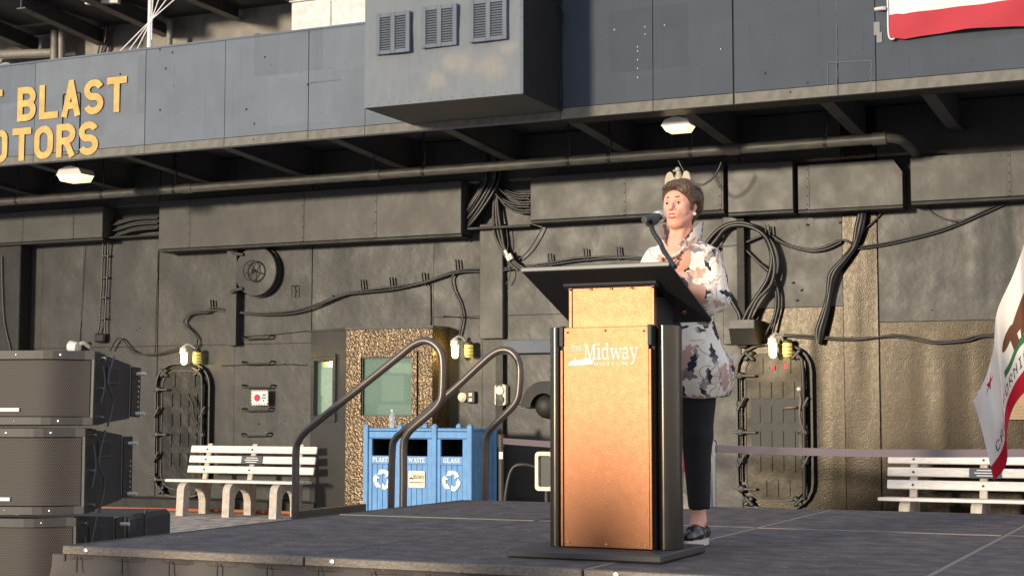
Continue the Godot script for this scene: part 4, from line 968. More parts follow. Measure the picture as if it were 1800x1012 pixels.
	part(jb, "face_plate", boxm(Vector3(0.27, 0.085, 0.004), 0.0), M.hull, at(Vector3(0, 0.072, 0.303)))
	# outlets and lamps low on the wall
	var ot := thing("power_outlet", "cream round switch and black double socket above the recycling bins", "outlet", Vector3(-8.179, 1.408, 0.03))
	part(ot, "plate", boxm(Vector3(0.11, 0.14, 0.05), 0.01), M.black, at(Vector3(0.05, 0, 0.0)))
	part(ot, "switch", lathem([Vector2(0.055, 0), Vector2(0.055, 0.05), Vector2(0.025, 0.07), Vector2(0, 0.07)], 14), M.cream, turned(Vector3(-0.06, 0.0, -0.02), Vector3.RIGHT, 90))
	for y in [-0.03, 0.03]: part(ot, "socket", boxm(Vector3(0.045, 0.04, 0.012), 0.004), M.lamp_cap, at(Vector3(0.05, y, 0.028)))
	var o2 := thing("power_outlet", "cream socket box with two round covers by the rail", "outlet", Vector3(-7.738, 1.433, 0.05))
	part(o2, "plate", prismm(round_rect(-0.07, -0.12, 0.07, 0.12, 0.03), -0.04, 0.03), M.cream)
	for y in [-0.055, 0.05]: part(o2, "cover", lathem([Vector2(0.05, 0), Vector2(0.05, 0.02), Vector2(0, 0.025)], 14), M.lamp_cap if y > 0 else M.black, turned(Vector3(0, y, 0.03), Vector3.RIGHT, 90))
	var wf := thing("work_light", "square cream-rimmed floodlight lying low behind the lectern", "lamp", Vector3(-6.556, 0.629, 1.5))
	part(wf, "rim", ringm(round_rect(-0.105, -0.20, 0.105, 0.20, 0.04), round_rect(-0.07, -0.16, 0.07, 0.16, 0.02), -0.06, 0.02), M.cream)
	part(wf, "body", slabm(Vector3(-0.09, -0.18, -0.12), Vector3(0.09, 0.18, -0.02), 0.02), M.black)
	part(wf, "stand", tubem([Vector3(0, -0.18, -0.05), Vector3(0, -0.635, -0.05)], 0.03, 8), M.black)
	part(wf, "foot", boxm(Vector3(0.3, 0.02, 0.3), 0.005), M.black, at(Vector3(0, -0.635, -0.05)))
	part(wf, "lead", tubem(smooth_line([Vector3(-0.08, 0.02, -0.1), Vector3(-0.3, 0.06, -0.15), Vector3(-0.45, 0.0, -0.15), Vector3(-0.5, -0.3, -0.1), Vector3(-0.45, -0.62, 0.0)]), 0.02, 7), M.cable)
	# caution sign
	var sg := thing("warning_sign", "small sign with yellow-black hazard border and red disc between the rungs", "sign", Vector3(-11.007, 1.411, 0.11))
	part(sg, "board", boxm(Vector3(0.25, 0.19, 0.008), 0.0), M.print_white)
	for k in 13:
		for y in [-0.085, 0.085]: part(sg, "border_stripe", prismm([Vector2(-0.012, -0.01), Vector2(0.0, -0.01), Vector2(0.012, 0.01), Vector2(0.0, 0.01)], 0.004, 0.0055), M.print_black if k % 2 == 0 else M.letter, at(Vector3(-0.115 + k * 0.0192, y, 0)))
	for k in 8:
		for x in [-0.115, 0.115]: part(sg, "border_stripe", prismm([Vector2(-0.01, -0.01), Vector2(0.01, 0.0), Vector2(0.01, 0.012), Vector2(-0.01, 0.002)], 0.004, 0.0055), M.print_black if k % 2 == 0 else M.letter, at(Vector3(x, -0.07 + k * 0.02, 0)))
	part(sg, "red_disc", lathem([Vector2(0.046, 0), Vector2(0.046, 0.002), Vector2(0, 0.002)], 18), M.red, turned(Vector3(-0.035, 0, 0.004), Vector3.RIGHT, 90))
	for e in [[0.055, 0.035], [0.05, 0.0], [0.06, -0.035], [0.08, 0.0], [0.08, 0.035]]: part(sg, "print_block", boxm(Vector3(0.022, 0.022, 0.002), 0.0), M.print_black, at(Vector3(e[0], e[1], 0.005)))
	# bronze plaque behind the state flag
	var pq := thing("bronze_plaque", "bronze memorial plaque with raised lines on the wall behind the state flag", "plaque", Vector3(-1.978, 1.358, 0.02))
	part(pq, "plate", boxm(Vector3(0.36, 0.40, 0.03), 0.006), M.bronze)
	for k in 11:
		var w := 0.30 - 0.03 * (k % 3)
		if k in [4, 5, 6]: part(pq, "raised_line", boxm(Vector3(0.1, 0.016, 0.006), 0.001), M.aluminium, at(Vector3(-0.1, 0.165 - k * 0.033, 0.017)))
		else: part(pq, "raised_line", boxm(Vector3(w, 0.014, 0.006), 0.001), M.aluminium, at(Vector3(-0.01, 0.165 - k * 0.033, 0.017)))
	# upper level: pipes, staff with halyards, locker
	var up := thing("walkway_pipes", "pale pipes and cables on the upper wall behind the bulwark", "pipe")
	for e in [[[Vector3(-15.488, 6.079, 0.35), Vector3(-14.183, 5.993, 0.35)], 0.055], [[Vector3(-14.163, 6.282, 0.35), Vector3(-14.15, 5.852, 0.35)], 0.055], [[Vector3(-14.092, 6.332, 0.3), Vector3(-14.079, 5.855, 0.3)], 0.05], [[Vector3(-15.356, 6.387, 0.5), Vector3(-14.102, 6.372, 0.5)], 0.04], [[Vector3(-13.176, 6.6, 0.3), Vector3(-12.758, 6.404, 0.3), Vector3(-12.376, 6.244, 0.3), Vector3(-12.329, 6.165, 0.3), Vector3(-12.323, 5.875, 0.3)], 0.04], [[Vector3(-13.642, 6.376, 0.1), Vector3(-13.601, 6.234, 0.1), Vector3(-13.616, 6.082, 0.1), Vector3(-13.65, 5.932, 0.1)], 0.012], [[Vector3(-13.548, 6.382, 0.1), Vector3(-13.551, 6.152, 0.1), Vector3(-13.593, 5.927, 0.1)], 0.012], [[Vector3(-13.483, 6.436, 0.1), Vector3(-13.487, 6.222, 0.1), Vector3(-13.574, 5.925, 0.1)], 0.014], [[Vector3(-13.406, 6.352, 0.1), Vector3(-13.459, 6.22, 0.1), Vector3(-13.475, 6.106, 0.1), Vector3(-13.593, 5.927, 0.1)], 0.012]]:
		part(up, "pipe_run", tubem(smooth_line(e[0], 3), e[1], 10), M.pipe_pale if e[1] > 0.03 else M.cable_grey)
	var tl := thing("tube_light", "small unlit white tube light under the upper ceiling", "lamp", Vector3(-12.515, 6.234, 1.4))
	part(tl, "body", boxm(Vector3(0.42, 0.045, 0.07), 0.01), M.white_paint, turned(Vector3.ZERO, Vector3.UP, 14))
	part(tl, "end_cap", boxm(Vector3(0.03, 0.06, 0.08), 0.006), M.lamp_cap, turned(Vector3(0.21, 0.0, -0.05), Vector3.UP, 14))
	part(tl, "stem", boxm(Vector3(0.02, 0.25, 0.02), 0.0), M.lamp_cap, at(Vector3(0.0, 0.14, 0.0)))
	var fs := thing("signal_staff", "slim white staff with crossing halyards rising from the bulwark", "staff", Vector3(-10.999, 5.283, 2.4))
	part(fs, "pole", lathem([Vector2(0.03, -0.02), Vector2(0.026, 0.6), Vector2(0.024, 2.0), Vector2(0, 2.0)], 12), M.white_paint)
	var kn: Vector3 = Vector3(-10.96, 5.625, 2.42) - fs.position
	for e in [[Vector3(-11.436, 5.276, 2.42), Vector3(-10.66, 5.812, 2.42)], [Vector3(-11.3, 5.269, 2.42), Vector3(-10.769, 5.824, 2.42)], [Vector3(-11.173, 5.276, 2.42), Vector3(-10.871, 5.835, 2.42)], [Vector3(-10.955, 5.391, 2.42), Vector3(-10.949, 5.844, 2.42)]]:
		var a: Vector3 = e[0] - fs.position
		var b: Vector3 = e[1] - fs.position
		part(fs, "halyard", tubem([a, kn, b, b + (b - kn)], 0.007, 6), M.rope)
	part(fs, "knot", boxm(Vector3(0.03, 0.05, 0.03), 0.01), M.rope, at(kn))
	var lk := thing("deck_locker", "white steel locker with two doors on the walkway", "locker", Vector3((-10.045 + -8.927) * 0.5, 4.52, 0.7))
	var lw := -8.927 - -10.045
	part(lk, "case", slabm(Vector3(-lw / 2, 0, -0.3), Vector3(lw / 2, 1.535, 0.28), 0.008), M.white_paint)
	for k in 2: part(lk, "door", slabm(Vector3(-lw / 2 + 0.015 + k * lw / 2, 0.05, 0.281), Vector3(-0.01 + k * lw / 2 - 0.0, 1.50, 0.296), 0.004), M.white_paint)
	part(lk, "top", slabm(Vector3(-lw / 2 - 0.015, 1.536, -0.31), Vector3(lw / 2 + 0.015, 1.556, 0.31), 0.004), M.white_paint)
	part(lk, "handle", boxm(Vector3(0.02, 0.1, 0.02), 0.004), M.lamp_cap, at(Vector3(-0.05, 1.1, 0.306)))
	for e in [[Vector3(-10.369, 5.596, 1.2), 0.14, "dark round vent cowl peeping over the bulwark beside the locker"], [Vector3(-13.281, 5.312, 2.2), 0.17, "pale round life-ring box end above the warning letters"]]:
		var rv := thing("vent_cowl", e[2], "vent", e[0] - Vector3(0, 0.08, 0))
		part(rv, "rim", lathem([Vector2(e[1], -0.03), Vector2(e[1] + 0.015, 0.0), Vector2(e[1], 0.03)], 24), M.black, turned(Vector3.ZERO, Vector3.RIGHT, 90))
		part(rv, "disc", lathem([Vector2(e[1] - 0.005, -0.02), Vector2(e[1] - 0.005, 0.015), Vector2(0, 0.02)], 24), M.hull_black if e[1] < 0.15 else M.pipe_pale, turned(Vector3.ZERO, Vector3.RIGHT, 90))
		part(rv, "stem", slabm(Vector3(-0.03, 4.52 - e[0].y + 0.08, -0.02), Vector3(0.03, -0.1, 0.0), 0.0), M.black)
	# striped bunting banner hung on the bulwark
	var bn := thing("striped_banner", "white and red striped cloth banner hung on the bulwark", "banner")
	var f := func(u: float, v: float) -> Vector3:
		var x := lerpf(-2.776, 1.2, u)
		var sag := 0.03 * sin(u * 9.0) + 0.025 * sin(u * 4.0 + 1.0)
		return Vector3(x + 0.03 * (1 - u) * v, lerpf(6.4, 4.495 + sag * v + 0.02 * (1.0 if u > 0.02 else 2.0), v), 2.52 + 0.02 * sin(u * 13.0 + v * 5.0) + 0.016 * sin(v * 21.0 + u * 30.0) + 0.012 * sin(u * 61.0 - v * 9.0))
	var ys := [0.0, 0.2, 0.35, 0.5, 0.65, 0.795, 0.875, 0.999]
	for i in ys.size() - 1:
		var st := MB.new()
		var v0: float = ys[i]
		var v1: float = ys[i + 1]
		st.sheet(func(u, v): return f.call(u, lerpf(v0, v1, v) + (0.012 * sin(u * 7.0) - 0.05 * u if i >= 4 and i < 6 and v > 0.5 or i >= 5 and (i < 6 or v < 0.5) else 0.0)), 60, 6)
		part(bn, "stripe", st.done(), M.banner_red if i % 2 == 0 and i > 0 else M.banner_white)
	part(bn, "hem", tubem(smooth_line([f.call(0.0, 0.5) + Vector3(-0.01, 0, 0), f.call(0.0, 0.8) + Vector3(-0.012, 0, 0), f.call(0.0, 0.98) + Vector3(-0.008, 0, 0), f.call(0.01, 1.0)]), 0.008, 6), M.banner_white)
	part(bn, "hook", tubem([Vector3(-2.878, 4.858, 2.45), Vector3(-2.781, 4.839, 2.53)], 0.018, 8), M.lamp_cap)
	var tp := thing("tape_strip", "torn dark tape strips stuck on the bulwark beside the banner", "tape")
	part(tp, "strip", slabm(Vector3(-2.896, 4.619, 2.455), Vector3(-2.843, 4.738, 2.459), 0.0), M.plaque_dark)
	part(tp, "strip", slabm(Vector3(-2.871, 4.548, 2.459), Vector3(-2.823, 4.641, 2.463), 0.0), M.plaque_dark)
	var os := thing("orange_hose", "thin orange hose lying along the foot of the ship's wall", "hose")
	part(os, "run", tubem(smooth_line([Vector3(-14, 0.03, 0.6), Vector3(-12.8, 0.03, 0.5), Vector3(-12.0, 0.03, 0.42), Vector3(-11.3, 0.03, 0.3), Vector3(-9.5, 0.03, 0.3)]), 0.022, 8), M.orange_strip)

# ---------------------------------------------------------------- deck furniture
func make_bench(label: String, where: Vector3, turn: float, m: Material, lm: Material, grp: String) -> void:
	var b := thing("slatted_bench", label, "bench", where, turn, grp)   # origin at the middle of the seat's front edge, on the ground
	var W := 1.82
	for k in 4: part(b, "seat_slat", boxm(Vector3(W, 0.032, 0.095), 0.006), m, at(Vector3(0, 0.415 - 0.004 * k, -0.05 - k * 0.108)))
	for k in 3: part(b, "back_slat", boxm(Vector3(W, 0.088, 0.032), 0.006), m, turned(Vector3(0.0, 0.535 + k * 0.122, -0.47 - k * 0.032), Vector3.RIGHT, -15))
	for x in [-0.66, 0.0, 0.66]:
		part(b, "back_post", boxm(Vector3(0.075, 0.47, 0.04), 0.008), lm, turned(Vector3(x, 0.62, -0.53), Vector3.RIGHT, -15))
		var p := MB.new()
		var o := [Vector2(-0.045, 0), Vector2(-0.03, 0.26)]
		for k in 6: o.append(Vector2(0.08 - 0.11 * cos(PI / 2 * k / 5), 0.29 + 0.107 * sin(PI / 2 * k / 5)))
		o.append_array([Vector2(0.53, 0.397), Vector2(0.51, 0.0), Vector2(0.41, 0.0), Vector2(0.41, 0.16)])
		for k in 7: o.append(Vector2(0.24 + 0.16 * cos(PI * k / 6), 0.2 + 0.12 * sin(PI * k / 6)))
		o.append_array([Vector2(0.08, 0.15), Vector2(0.06, 0.0)])
		p.prism(PackedVector2Array(o), -0.05, 0.05, Transform3D(Basis(Vector3(0, 0, -1), Vector3(0, 1, 0), Vector3(1, 0, 0)), Vector3(x, 0, -0.01)))
		part(b, "leg", p.done(), lm)
		for k in 3: part(b, "bolt", lathem([Vector2(0.012, 0), Vector2(0.012, 0.006), Vector2(0, 0.008)], 8), M.black, turned(Vector3(x, 0.535 + k * 0.122, -0.452 - k * 0.032), Vector3.RIGHT, 75))
	var pl := part(b, "plaque", boxm(Vector3(0.30, 0.10, 0.01), 0.002), M.plaque_dark, turned(Vector3(0.02, 0.657, -0.476), Vector3.RIGHT, -15))
	for k in 3: part(pl, "print_line", boxm(Vector3(0.16 + 0.04 * (k % 2), 0.008, 0.002), 0.0), M.print_white, at(Vector3(0, 0.026 - k * 0.026, 0.006)))

func build_furniture() -> void:
	make_bench("slatted bench with pale legs between the battered door and handrail", Vector3(-10.92, 0, 0.90), 0.0, M.bench, M.bench_leg, "slatted benches along the wall")
	make_bench("slatted bench behind the belt barrier and state flag", Vector3(-2.26, 0, 1.35), 0.0, M.bench, M.bench_leg, "slatted benches along the wall")
	# recycling station
	var x0 := -8.797
	var x1 := -7.52
	var w := x1 - x0
	var r := thing("recycling_station", "blue three-bay recycling cabinet with white lettering against the wall", "bin", Vector3(x0, 0, 1.3))
	var h := 1.06
	part(r, "carcass", slabm(Vector3(0.03, 0.04, -0.585), Vector3(w - 0.03, h - 0.03, -0.50), 0.0), M.blue)
	part(r, "floor", slabm(Vector3(0.03, 0.0, -0.57), Vector3(w - 0.03, 0.05, -0.04), 0.004), M.blue)
	part(r, "top", slabm(Vector3(-0.01, h - 0.03, -0.60), Vector3(w + 0.01, h, 0.0), 0.006), M.blue)
	for x in [0.0, w - 0.03]:
		var sd := part(r, "side", slabm(Vector3(x, 0.0, -0.56), Vector3(x + 0.03, h - 0.031, -0.06), 0.004), M.blue)
		for k in 4: part(sd, "board", slabm(Vector3(x - 0.006 if x == 0.0 else x + 0.03, 0.1, -0.50 + k * 0.105), Vector3(x if x == 0.0 else x + 0.036, h - 0.16, -0.50 + k * 0.105 + 0.10), 0.003), M.blue)
	for e in [[0.0, 0.0], [w / 3, 0.0], [w * 2 / 3, 0.0], [w, 0.0], [0.0, -0.585], [w / 3, -0.585], [w * 2 / 3, -0.585], [w, -0.585]]:
		var pb := MB.new()
		pb.slab(Vector3(e[0] - 0.03, 0, e[1] - 0.028), Vector3(e[0] + 0.03, h + 0.035, e[1] + 0.022), 0.006)
		pb.ball(Vector3(e[0], h + 0.035, e[1] - 0.003), Vector3(0.026, 0.018, 0.022), 8, 4)
		part(r, "post", pb.done(), M.blue)
	var names := ["PLASTIC", "WASTE", "GLASS"]
	for k in 3:
		var a := w / 3 * k + 0.032
		var b := w / 3 * (k + 1) - 0.032
		var d := node_part(r, "door")
		var oy0 := h - 0.30; var oy1 := h - 0.115
		part(d, "rail", slabm(Vector3(a, h - 0.105 , -0.03), Vector3(b, h - 0.035, 0.0), 0.004), M.blue)
		part(d, "rail", slabm(Vector3(a, oy1, -0.03), Vector3(b, h - 0.108, 0.004), 0.003), M.blue)
		for q in [[a, a + 0.04], [b - 0.055, b]]: part(d, "stile", slabm(Vector3(q[0], 0.03, -0.03), Vector3(q[1], oy1 - 0.001, 0.004), 0.003), M.blue)
		part(d, "rail", slabm(Vector3(a + 0.041, oy0 - 0.09, -0.03), Vector3(b - 0.056, oy0, 0.003), 0.003), M.blue)
		part(d, "rail", slabm(Vector3(a + 0.041, 0.03, -0.03), Vector3(b - 0.056, 0.12, 0.003), 0.003), M.blue)
		var bw := (b - a - 0.098) / 4
		for j in 4: part(d, "board", slabm(Vector3(a + 0.042 + j * bw, 0.121, -0.03), Vector3(a + 0.042 + (j + 1) * bw - 0.004, oy0 - 0.091, -0.006), 0.003), M.blue)
		part(d, "back_liner", slabm(Vector3(a, 0.1, -0.45), Vector3(b, h - 0.05, -0.44), 0.0), M.black)
		for q in [a + 0.002, b - 0.012]: part(d, "liner_side", slabm(Vector3(q, 0.1, -0.44), Vector3(q + 0.01, h - 0.05, -0.031), 0.0), M.black)
		var tw: float = [0.25, 0.205, 0.20][k]
		text(d, "lettering", names[k], M.print_white, Vector3((a + b) / 2 - tw / 2 - 0.005, oy0 - 0.068, 0.004), tw, 0.05, 0.003, true, 800)
		if k == 1:
			part(d, "plate", prismm(round_rect(a + 0.075, 0.42, b - 0.085, 0.60, 0.012), 0.0, 0.006), M.cream)
			text(d, "lettering", "Midway", M.print_black, Vector3(a + 0.135, 0.50, 0.006), 0.135, 0.065, 0.002, true, 400)
			part(d, "ship_mark", prismm([Vector2(a + 0.085, 0.512), Vector2(a + 0.14, 0.51), Vector2(a + 0.135, 0.522), Vector2(a + 0.115, 0.525), Vector2(a + 0.11, 0.545), Vector2(a + 0.10, 0.525), Vector2(a + 0.085, 0.52)], 0.006, 0.008), M.print_black)
			part(d, "print_line", slabm(Vector3(a + 0.09, 0.472, 0.006), Vector3(b - 0.1, 0.48, 0.008), 0.0), M.print_black)
		else:
			var c := Vector2((a + b) / 2 - 0.005, 0.50)
			for j in 3:
				var t := Transform2D(TAU / 3 * j + 0.1, c)
				for pl in [[Vector2(-0.03, 0.115), Vector2(0.032, 0.115), Vector2(0.005, 0.062), Vector2(-0.062, 0.062)], [Vector2(0.042, 0.112), Vector2(0.088, 0.085), Vector2(0.10, 0.04), Vector2(0.035, 0.02), Vector2(0.055, 0.055), Vector2(0.018, 0.075)]]:
					var q := []
					for p in pl: q.append(t * (p * 0.95))
					part(d, "recycling_arrow", prismm(q, -0.006, 0.008), M.print_white)
	# bottle on top
	var bt := thing("water_bottle", "clear plastic water bottle standing on the blue cabinet", "bottle", Vector3(-8.613, 1.079, 1.05) * Vector3(1, 0, 1) + Vector3(0, 1.061, 0))
	part(bt, "body", lathem([Vector2(0.03, 0), Vector2(0.034, 0.01), Vector2(0.034, 0.05), Vector2(0.031, 0.06), Vector2(0.034, 0.07), Vector2(0.034, 0.12), Vector2(0.03, 0.14), Vector2(0.014, 0.175), Vector2(0.013, 0.19)], 16), M.bottle)
	part(bt, "cap", lathem([Vector2(0.015, 0.188), Vector2(0.015, 0.205), Vector2(0, 0.206)], 12), M.print_white)
	part(bt, "label_band", lathem([Vector2(0.0345, 0.075), Vector2(0.0345, 0.115)], 16), M.bottle)
	# belt barrier posts and belts
	var posts := [Vector3(-7.3, 0, 0.98), Vector3(-4.16, 0, 3.38), Vector3(-1.3, 0, 3.54)]
	var pl2 := ["black belt barrier post with a white sticker beside the blue bins", "belt barrier post standing behind the speaker's leg", "belt barrier post behind the state flag"]
	for i in 3:
		var p := thing("barrier_post", pl2[i], "barrier", posts[i], 0.0, "belt barrier posts")
		part(p, "base", lathem([Vector2(0.17, 0), Vector2(0.17, 0.02), Vector2(0.05, 0.05), Vector2(0, 0.05)], 24), M.black)
		part(p, "tube", lathem([Vector2(0.032, 0.04), Vector2(0.032, 0.88), Vector2(0, 0.88)], 18), M.cabinet_trim if i != 1 else M.steel)
		part(p, "head", lathem([Vector2(0.042, 0.86), Vector2(0.042, 0.985), Vector2(0.03, 1.0), Vector2(0, 1.0)], 18), M.cabinet_trim if i != 1 else M.steel)
		if i == 0: part(p, "sticker", boxm(Vector3(0.045, 0.075, 0.003), 0.0), M.print_white, at(Vector3(0.012, 0.77, 0.033)))
	for i in 2:
		var a: Vector3 = posts[i] + Vector3(0, 0.925, 0)
		var b: Vector3 = posts[i + 1] + Vector3(0, 0.925, 0)
		var bl := thing("barrier_belt", ["dull purple barrier belt running from the stickered post behind the lectern", "dull purple barrier belt crossing in front of the marked door"][i], "barrier", Vector3.ZERO, 0.0, "barrier belts")
		var dir := (b - a).normalized()
		a += dir * 0.045; b -= dir * 0.045
		var bm := MB.new()
		var side := dir.cross(Vector3.UP) * 0.0015
		for k in 2:
			var o := side if k == 0 else -side
			bm.sheet(func(u, v): return a.lerp(b, u if k == 0 else 1 - u) + Vector3(0, 0.032 - 0.064 * v - 0.02 * sin(PI * u), 0) + o, 20, 1)
		part(bl, "webbing", bm.done(), M.belt)
		if i == 1: part(bl, "clip", boxm(Vector3(0.16, 0.075, 0.02), 0.006), M.plaque_dark, at(b - dir * 0.09))

# ---------------------------------------------------------------- stage, rails, loudspeakers
func build_stage() -> void:
	var st := thing("stage", "low portable stage with black deck panels and pleated skirt", "stage")
	var xs := [-4.945, -3.64, -2.36, -1.09, 0.18, 1.45]
	var zs := [10.72, 8.29, 6.58]
	for i in xs.size() - 1:
		for j in 2:
			part(st, "deck_panel", slabm(Vector3(xs[i] + 0.012, 0.57, zs[j + 1] + 0.012), Vector3(xs[i + 1] - 0.012, 0.63 + 0.002 * ((i + j) % 2), zs[j] - 0.012), 0.004), M.stage_deck)
			if i > 0: part(st, "seam_trim", slabm(Vector3(xs[i] - 0.0118, 0.575, zs[j + 1] + 0.014), Vector3(xs[i] + 0.0115, 0.631, zs[j] - 0.014), 0.002), M.seam_trim if i > 1 else M.black)
		part(st, "seam_trim", slabm(Vector3(xs[i] + 0.015, 0.575, 8.2785), Vector3(xs[i + 1] - 0.015, 0.6335, 8.3015), 0.002), M.seam_trim)
		part(st, "edge_trim", slabm(Vector3(xs[i] + 0.004, 0.594, 10.71), Vector3(xs[i + 1] - 0.004, 0.634, 10.735), 0.004), M.aluminium)
		part(st, "edge_bolt", lathem([Vector2(0.013, 0), Vector2(0.013, 0.005), Vector2(0, 0.007)], 8), M.steel, turned(Vector3(xs[i] + 0.14, 0.614, 10.735), Vector3.RIGHT, 90))
		for x in [xs[i] + 0.05, xs[i + 1] - 0.05]:
			for z in [10.4, 6.8]: part(st, "leg", slabm(Vector3(x - 0.025, 0, z - 0.025), Vector3(x + 0.025, 0.565, z + 0.025), 0.004), M.black)
	part(st, "edge_trim", slabm(Vector3(-4.962, 0.56, 6.59), Vector3(-4.946, 0.632, 10.71), 0.003), M.cabinet_trim)
	var sk := MB.new()
	sk.sheet(func(u, v):
		var x := lerpf(-5.02, 1.45, u)
		var ph := x * 22.0 + 1.3 * sin(x * 3.1)
		var d: float = (0.005 + 0.045 * smoothstep(0.10, 0.3, v)) * sin(ph) + 0.02 * v * sin(ph * 0.5 + 1.0)
		return Vector3(x - 0.03 * v * (1 - u), lerpf(0.59, 0.01, v), 10.705 + d), 420, 10)
	part(st, "skirt", sk.done(), M.skirt)
	sk = MB.new()
	sk.sheet(func(u, v):
		var z := lerpf(6.6, 10.70, u)
		var ph := z * 22.0
		return Vector3(-5.0 + (0.006 + 0.04 * smoothstep(0.1, 0.5, v)) * sin(ph), lerpf(0.555, 0.01, v), z), 240, 10)
	part(st, "skirt", sk.done(), M.skirt)
	for k in 24:
		part(st, "skirt_clip", boxm(Vector3(0.006, 0.07, 0.006), 0.0), M.black, at(Vector3(-4.86 + k * 0.258, 0.55, 10.73)))
	# stair with two looped handrails at the stage's end
	var sr := thing("stage_stair", "grey steel stair frame at the end of the stage", "stair")
	for k in 3: part(sr, "tread", slabm(Vector3(-5.98 + k * 0.33, 0.15 + k * 0.19, 6.36), Vector3(-5.66 + k * 0.33, 0.19 + k * 0.19, 7.40), 0.006), M.stage_deck)
	for z in [6.38, 7.38]:
		var b := MB.new(); b.bar(Vector3(-6.0, 0.08, z), Vector3(-4.97, 0.56, z), 0.03, 0.12, 0.004)
		part(sr, "stringer", b.done(), M.cabinet_trim)
	part(sr, "cross_bar", slabm(Vector3(-5.88, 0.50, 6.42), Vector3(-5.83, 0.575, 7.34), 0.004), M.rail)
	var hr := [[Vector3(-5.849, 0.547, 7.35), Vector3(-5.847, 0.758, 7.35), Vector3(-5.846, 0.98, 7.35), Vector3(-5.828, 1.046, 7.35), Vector3(-5.779, 1.104, 7.35), Vector3(-5.667, 1.185, 7.35), Vector3(-5.315, 1.428, 7.35), Vector3(-5.057, 1.606, 7.35), Vector3(-4.951, 1.68, 7.35), Vector3(-4.866, 1.708, 7.35), Vector3(-4.794, 1.688, 7.35), Vector3(-4.744, 1.635, 7.35), Vector3(-4.727, 1.553, 7.35), Vector3(-4.73, 1.368, 7.35), Vector3(-4.751, 1.302, 7.35), Vector3(-4.809, 1.243, 7.35), Vector3(-4.948, 1.138, 7.35), Vector3(-4.998, 1.079, 7.35), Vector3(-5.015, 1.015, 7.35), Vector3(-5.014, 0.811, 7.35), Vector3(-5.017, 0.614, 7.35)], [Vector3(-5.636, 0.558, 6.4), Vector3(-5.633, 0.763, 6.4), Vector3(-5.625, 0.99, 6.4), Vector3(-5.602, 1.048, 6.4), Vector3(-5.55, 1.093, 6.4), Vector3(-5.392, 1.205, 6.4), Vector3(-5.116, 1.413, 6.4), Vector3(-4.912, 1.581, 6.4), Vector3(-4.809, 1.657, 6.4), Vector3(-4.733, 1.68, 6.4), Vector3(-4.667, 1.662, 6.4), Vector3(-4.618, 1.602, 6.4), Vector3(-4.605, 1.517, 6.4), Vector3(-4.614, 1.378, 6.4), Vector3(-4.636, 1.314, 6.4), Vector3(-4.689, 1.254, 6.4), Vector3(-4.809, 1.146, 6.4), Vector3(-4.858, 1.081, 6.4), Vector3(-4.871, 0.997, 6.4), Vector3(-4.875, 0.777, 6.4), Vector3(-4.879, 0.621, 6.4)]]
	for i in 2:
		var o := thing("handrail", ["looped steel handrail on the near side of the stage stair", "looped steel handrail on the wall side of the stage stair"][i], "handrail", Vector3.ZERO, 0.0, "handrails of the stage stair")
		var p: Array = hr[i]
		p[0].y = 0.0; p[-1].y = 0.57
		p.insert(1, Vector3(p[0].x, 0.4, p[0].z))
		part(o, "loop", tubem(smooth_line(p, 4), 0.026, 14), M.rail)
		part(o, "foot_plate", boxm(Vector3(0.12, 0.012, 0.12), 0.003), M.rail, at(p[0] + Vector3(0, 0.006, 0)))
	# loudspeakers: a tilted stack of three, a fourth cabinet behind it
	var base := Vector3(-6.37, 0, 9.55)
	var tops := [[1.575, 1.163, 0.0, -1.5], [1.160, 0.688, -0.03, 0.3], [0.685, 0.13, -0.055, 2.0]]
	var nm := ["topmost loudspeaker cabinet of the stack beside the stage", "middle loudspeaker cabinet of the stack beside the stage", "bottom loudspeaker cabinet of the stack beside the stage"]
	for i in 3:
		var e: Array = tops[i]
		var hh: float = e[0] - e[1]
		var c := thing("loudspeaker", nm[i], "loudspeaker", base + Vector3(e[2], e[1], 0.02 * i), deg_to_rad(15), "stacked loudspeakers")
		c.rotation.x = deg_to_rad(e[3])
		var wd := 1.24
		var gb := MB.new()
		gb.sheet(func(u, v):   # the grille curves back towards its end
			var x := lerpf(-wd / 2 + 0.03, wd / 2 - 0.025, u)
			return Vector3(x, lerpf(hh - 0.055, 0.05, v), 0.30 - 0.16 * smoothstep(0.28, 0.62, absf(x)) * smoothstep(0.28, 0.62, absf(x)) * 0.55 + 0.01), 36, 6)
		part(c, "grille", gb.done(), M.grille)
		var fr := MB.new()
		for y in [[0.004, 0.045], [hh - 0.05, hh - 0.004]]:
			var o := []
			for k in 25:
				var x := lerpf(-wd / 2, wd / 2, k / 24.0)
				o.append(Vector2(x, 0.325 - 0.09 * pow(smoothstep(0.28, 0.62, absf(x)), 2.0)))
			o.append_array([Vector2(wd / 2, 0.15), Vector2(-wd / 2, 0.15)])
			fr.prism(PackedVector2Array(o), -y[1], -y[0], Transform3D(Basis(Vector3(1, 0, 0), Vector3(0, 0, 1), Vector3(0, -1, 0)), Vector3.ZERO))
		part(c, "frame_rail", fr.done(), M.cabinet_trim)
		for x in [-0.4, -0.1, 0.2, 0.45]:
			for y in [0.025, hh - 0.027]: part(c, "screw", boxm(Vector3(0.01, 0.008, 0.004), 0.001), M.steel, at(Vector3(x, y, 0.323 - 0.09 * pow(smoothstep(0.28, 0.62, absf(x)), 2.0))))
		var bd := MB.new()
		bd.prism(PackedVector2Array([Vector2(0.22, 0.0), Vector2(0.22, hh), Vector2(-0.30, hh - 0.05), Vector2(-0.30, 0.05)]), -wd / 2 + 0.02, wd / 2 - 0.02, Transform3D(Basis(Vector3(0, 0, 1), Vector3(0, 1, 0), Vector3(-1, 0, 0)), Vector3.ZERO))
		part(c, "body", bd.done(), M.cabinet)
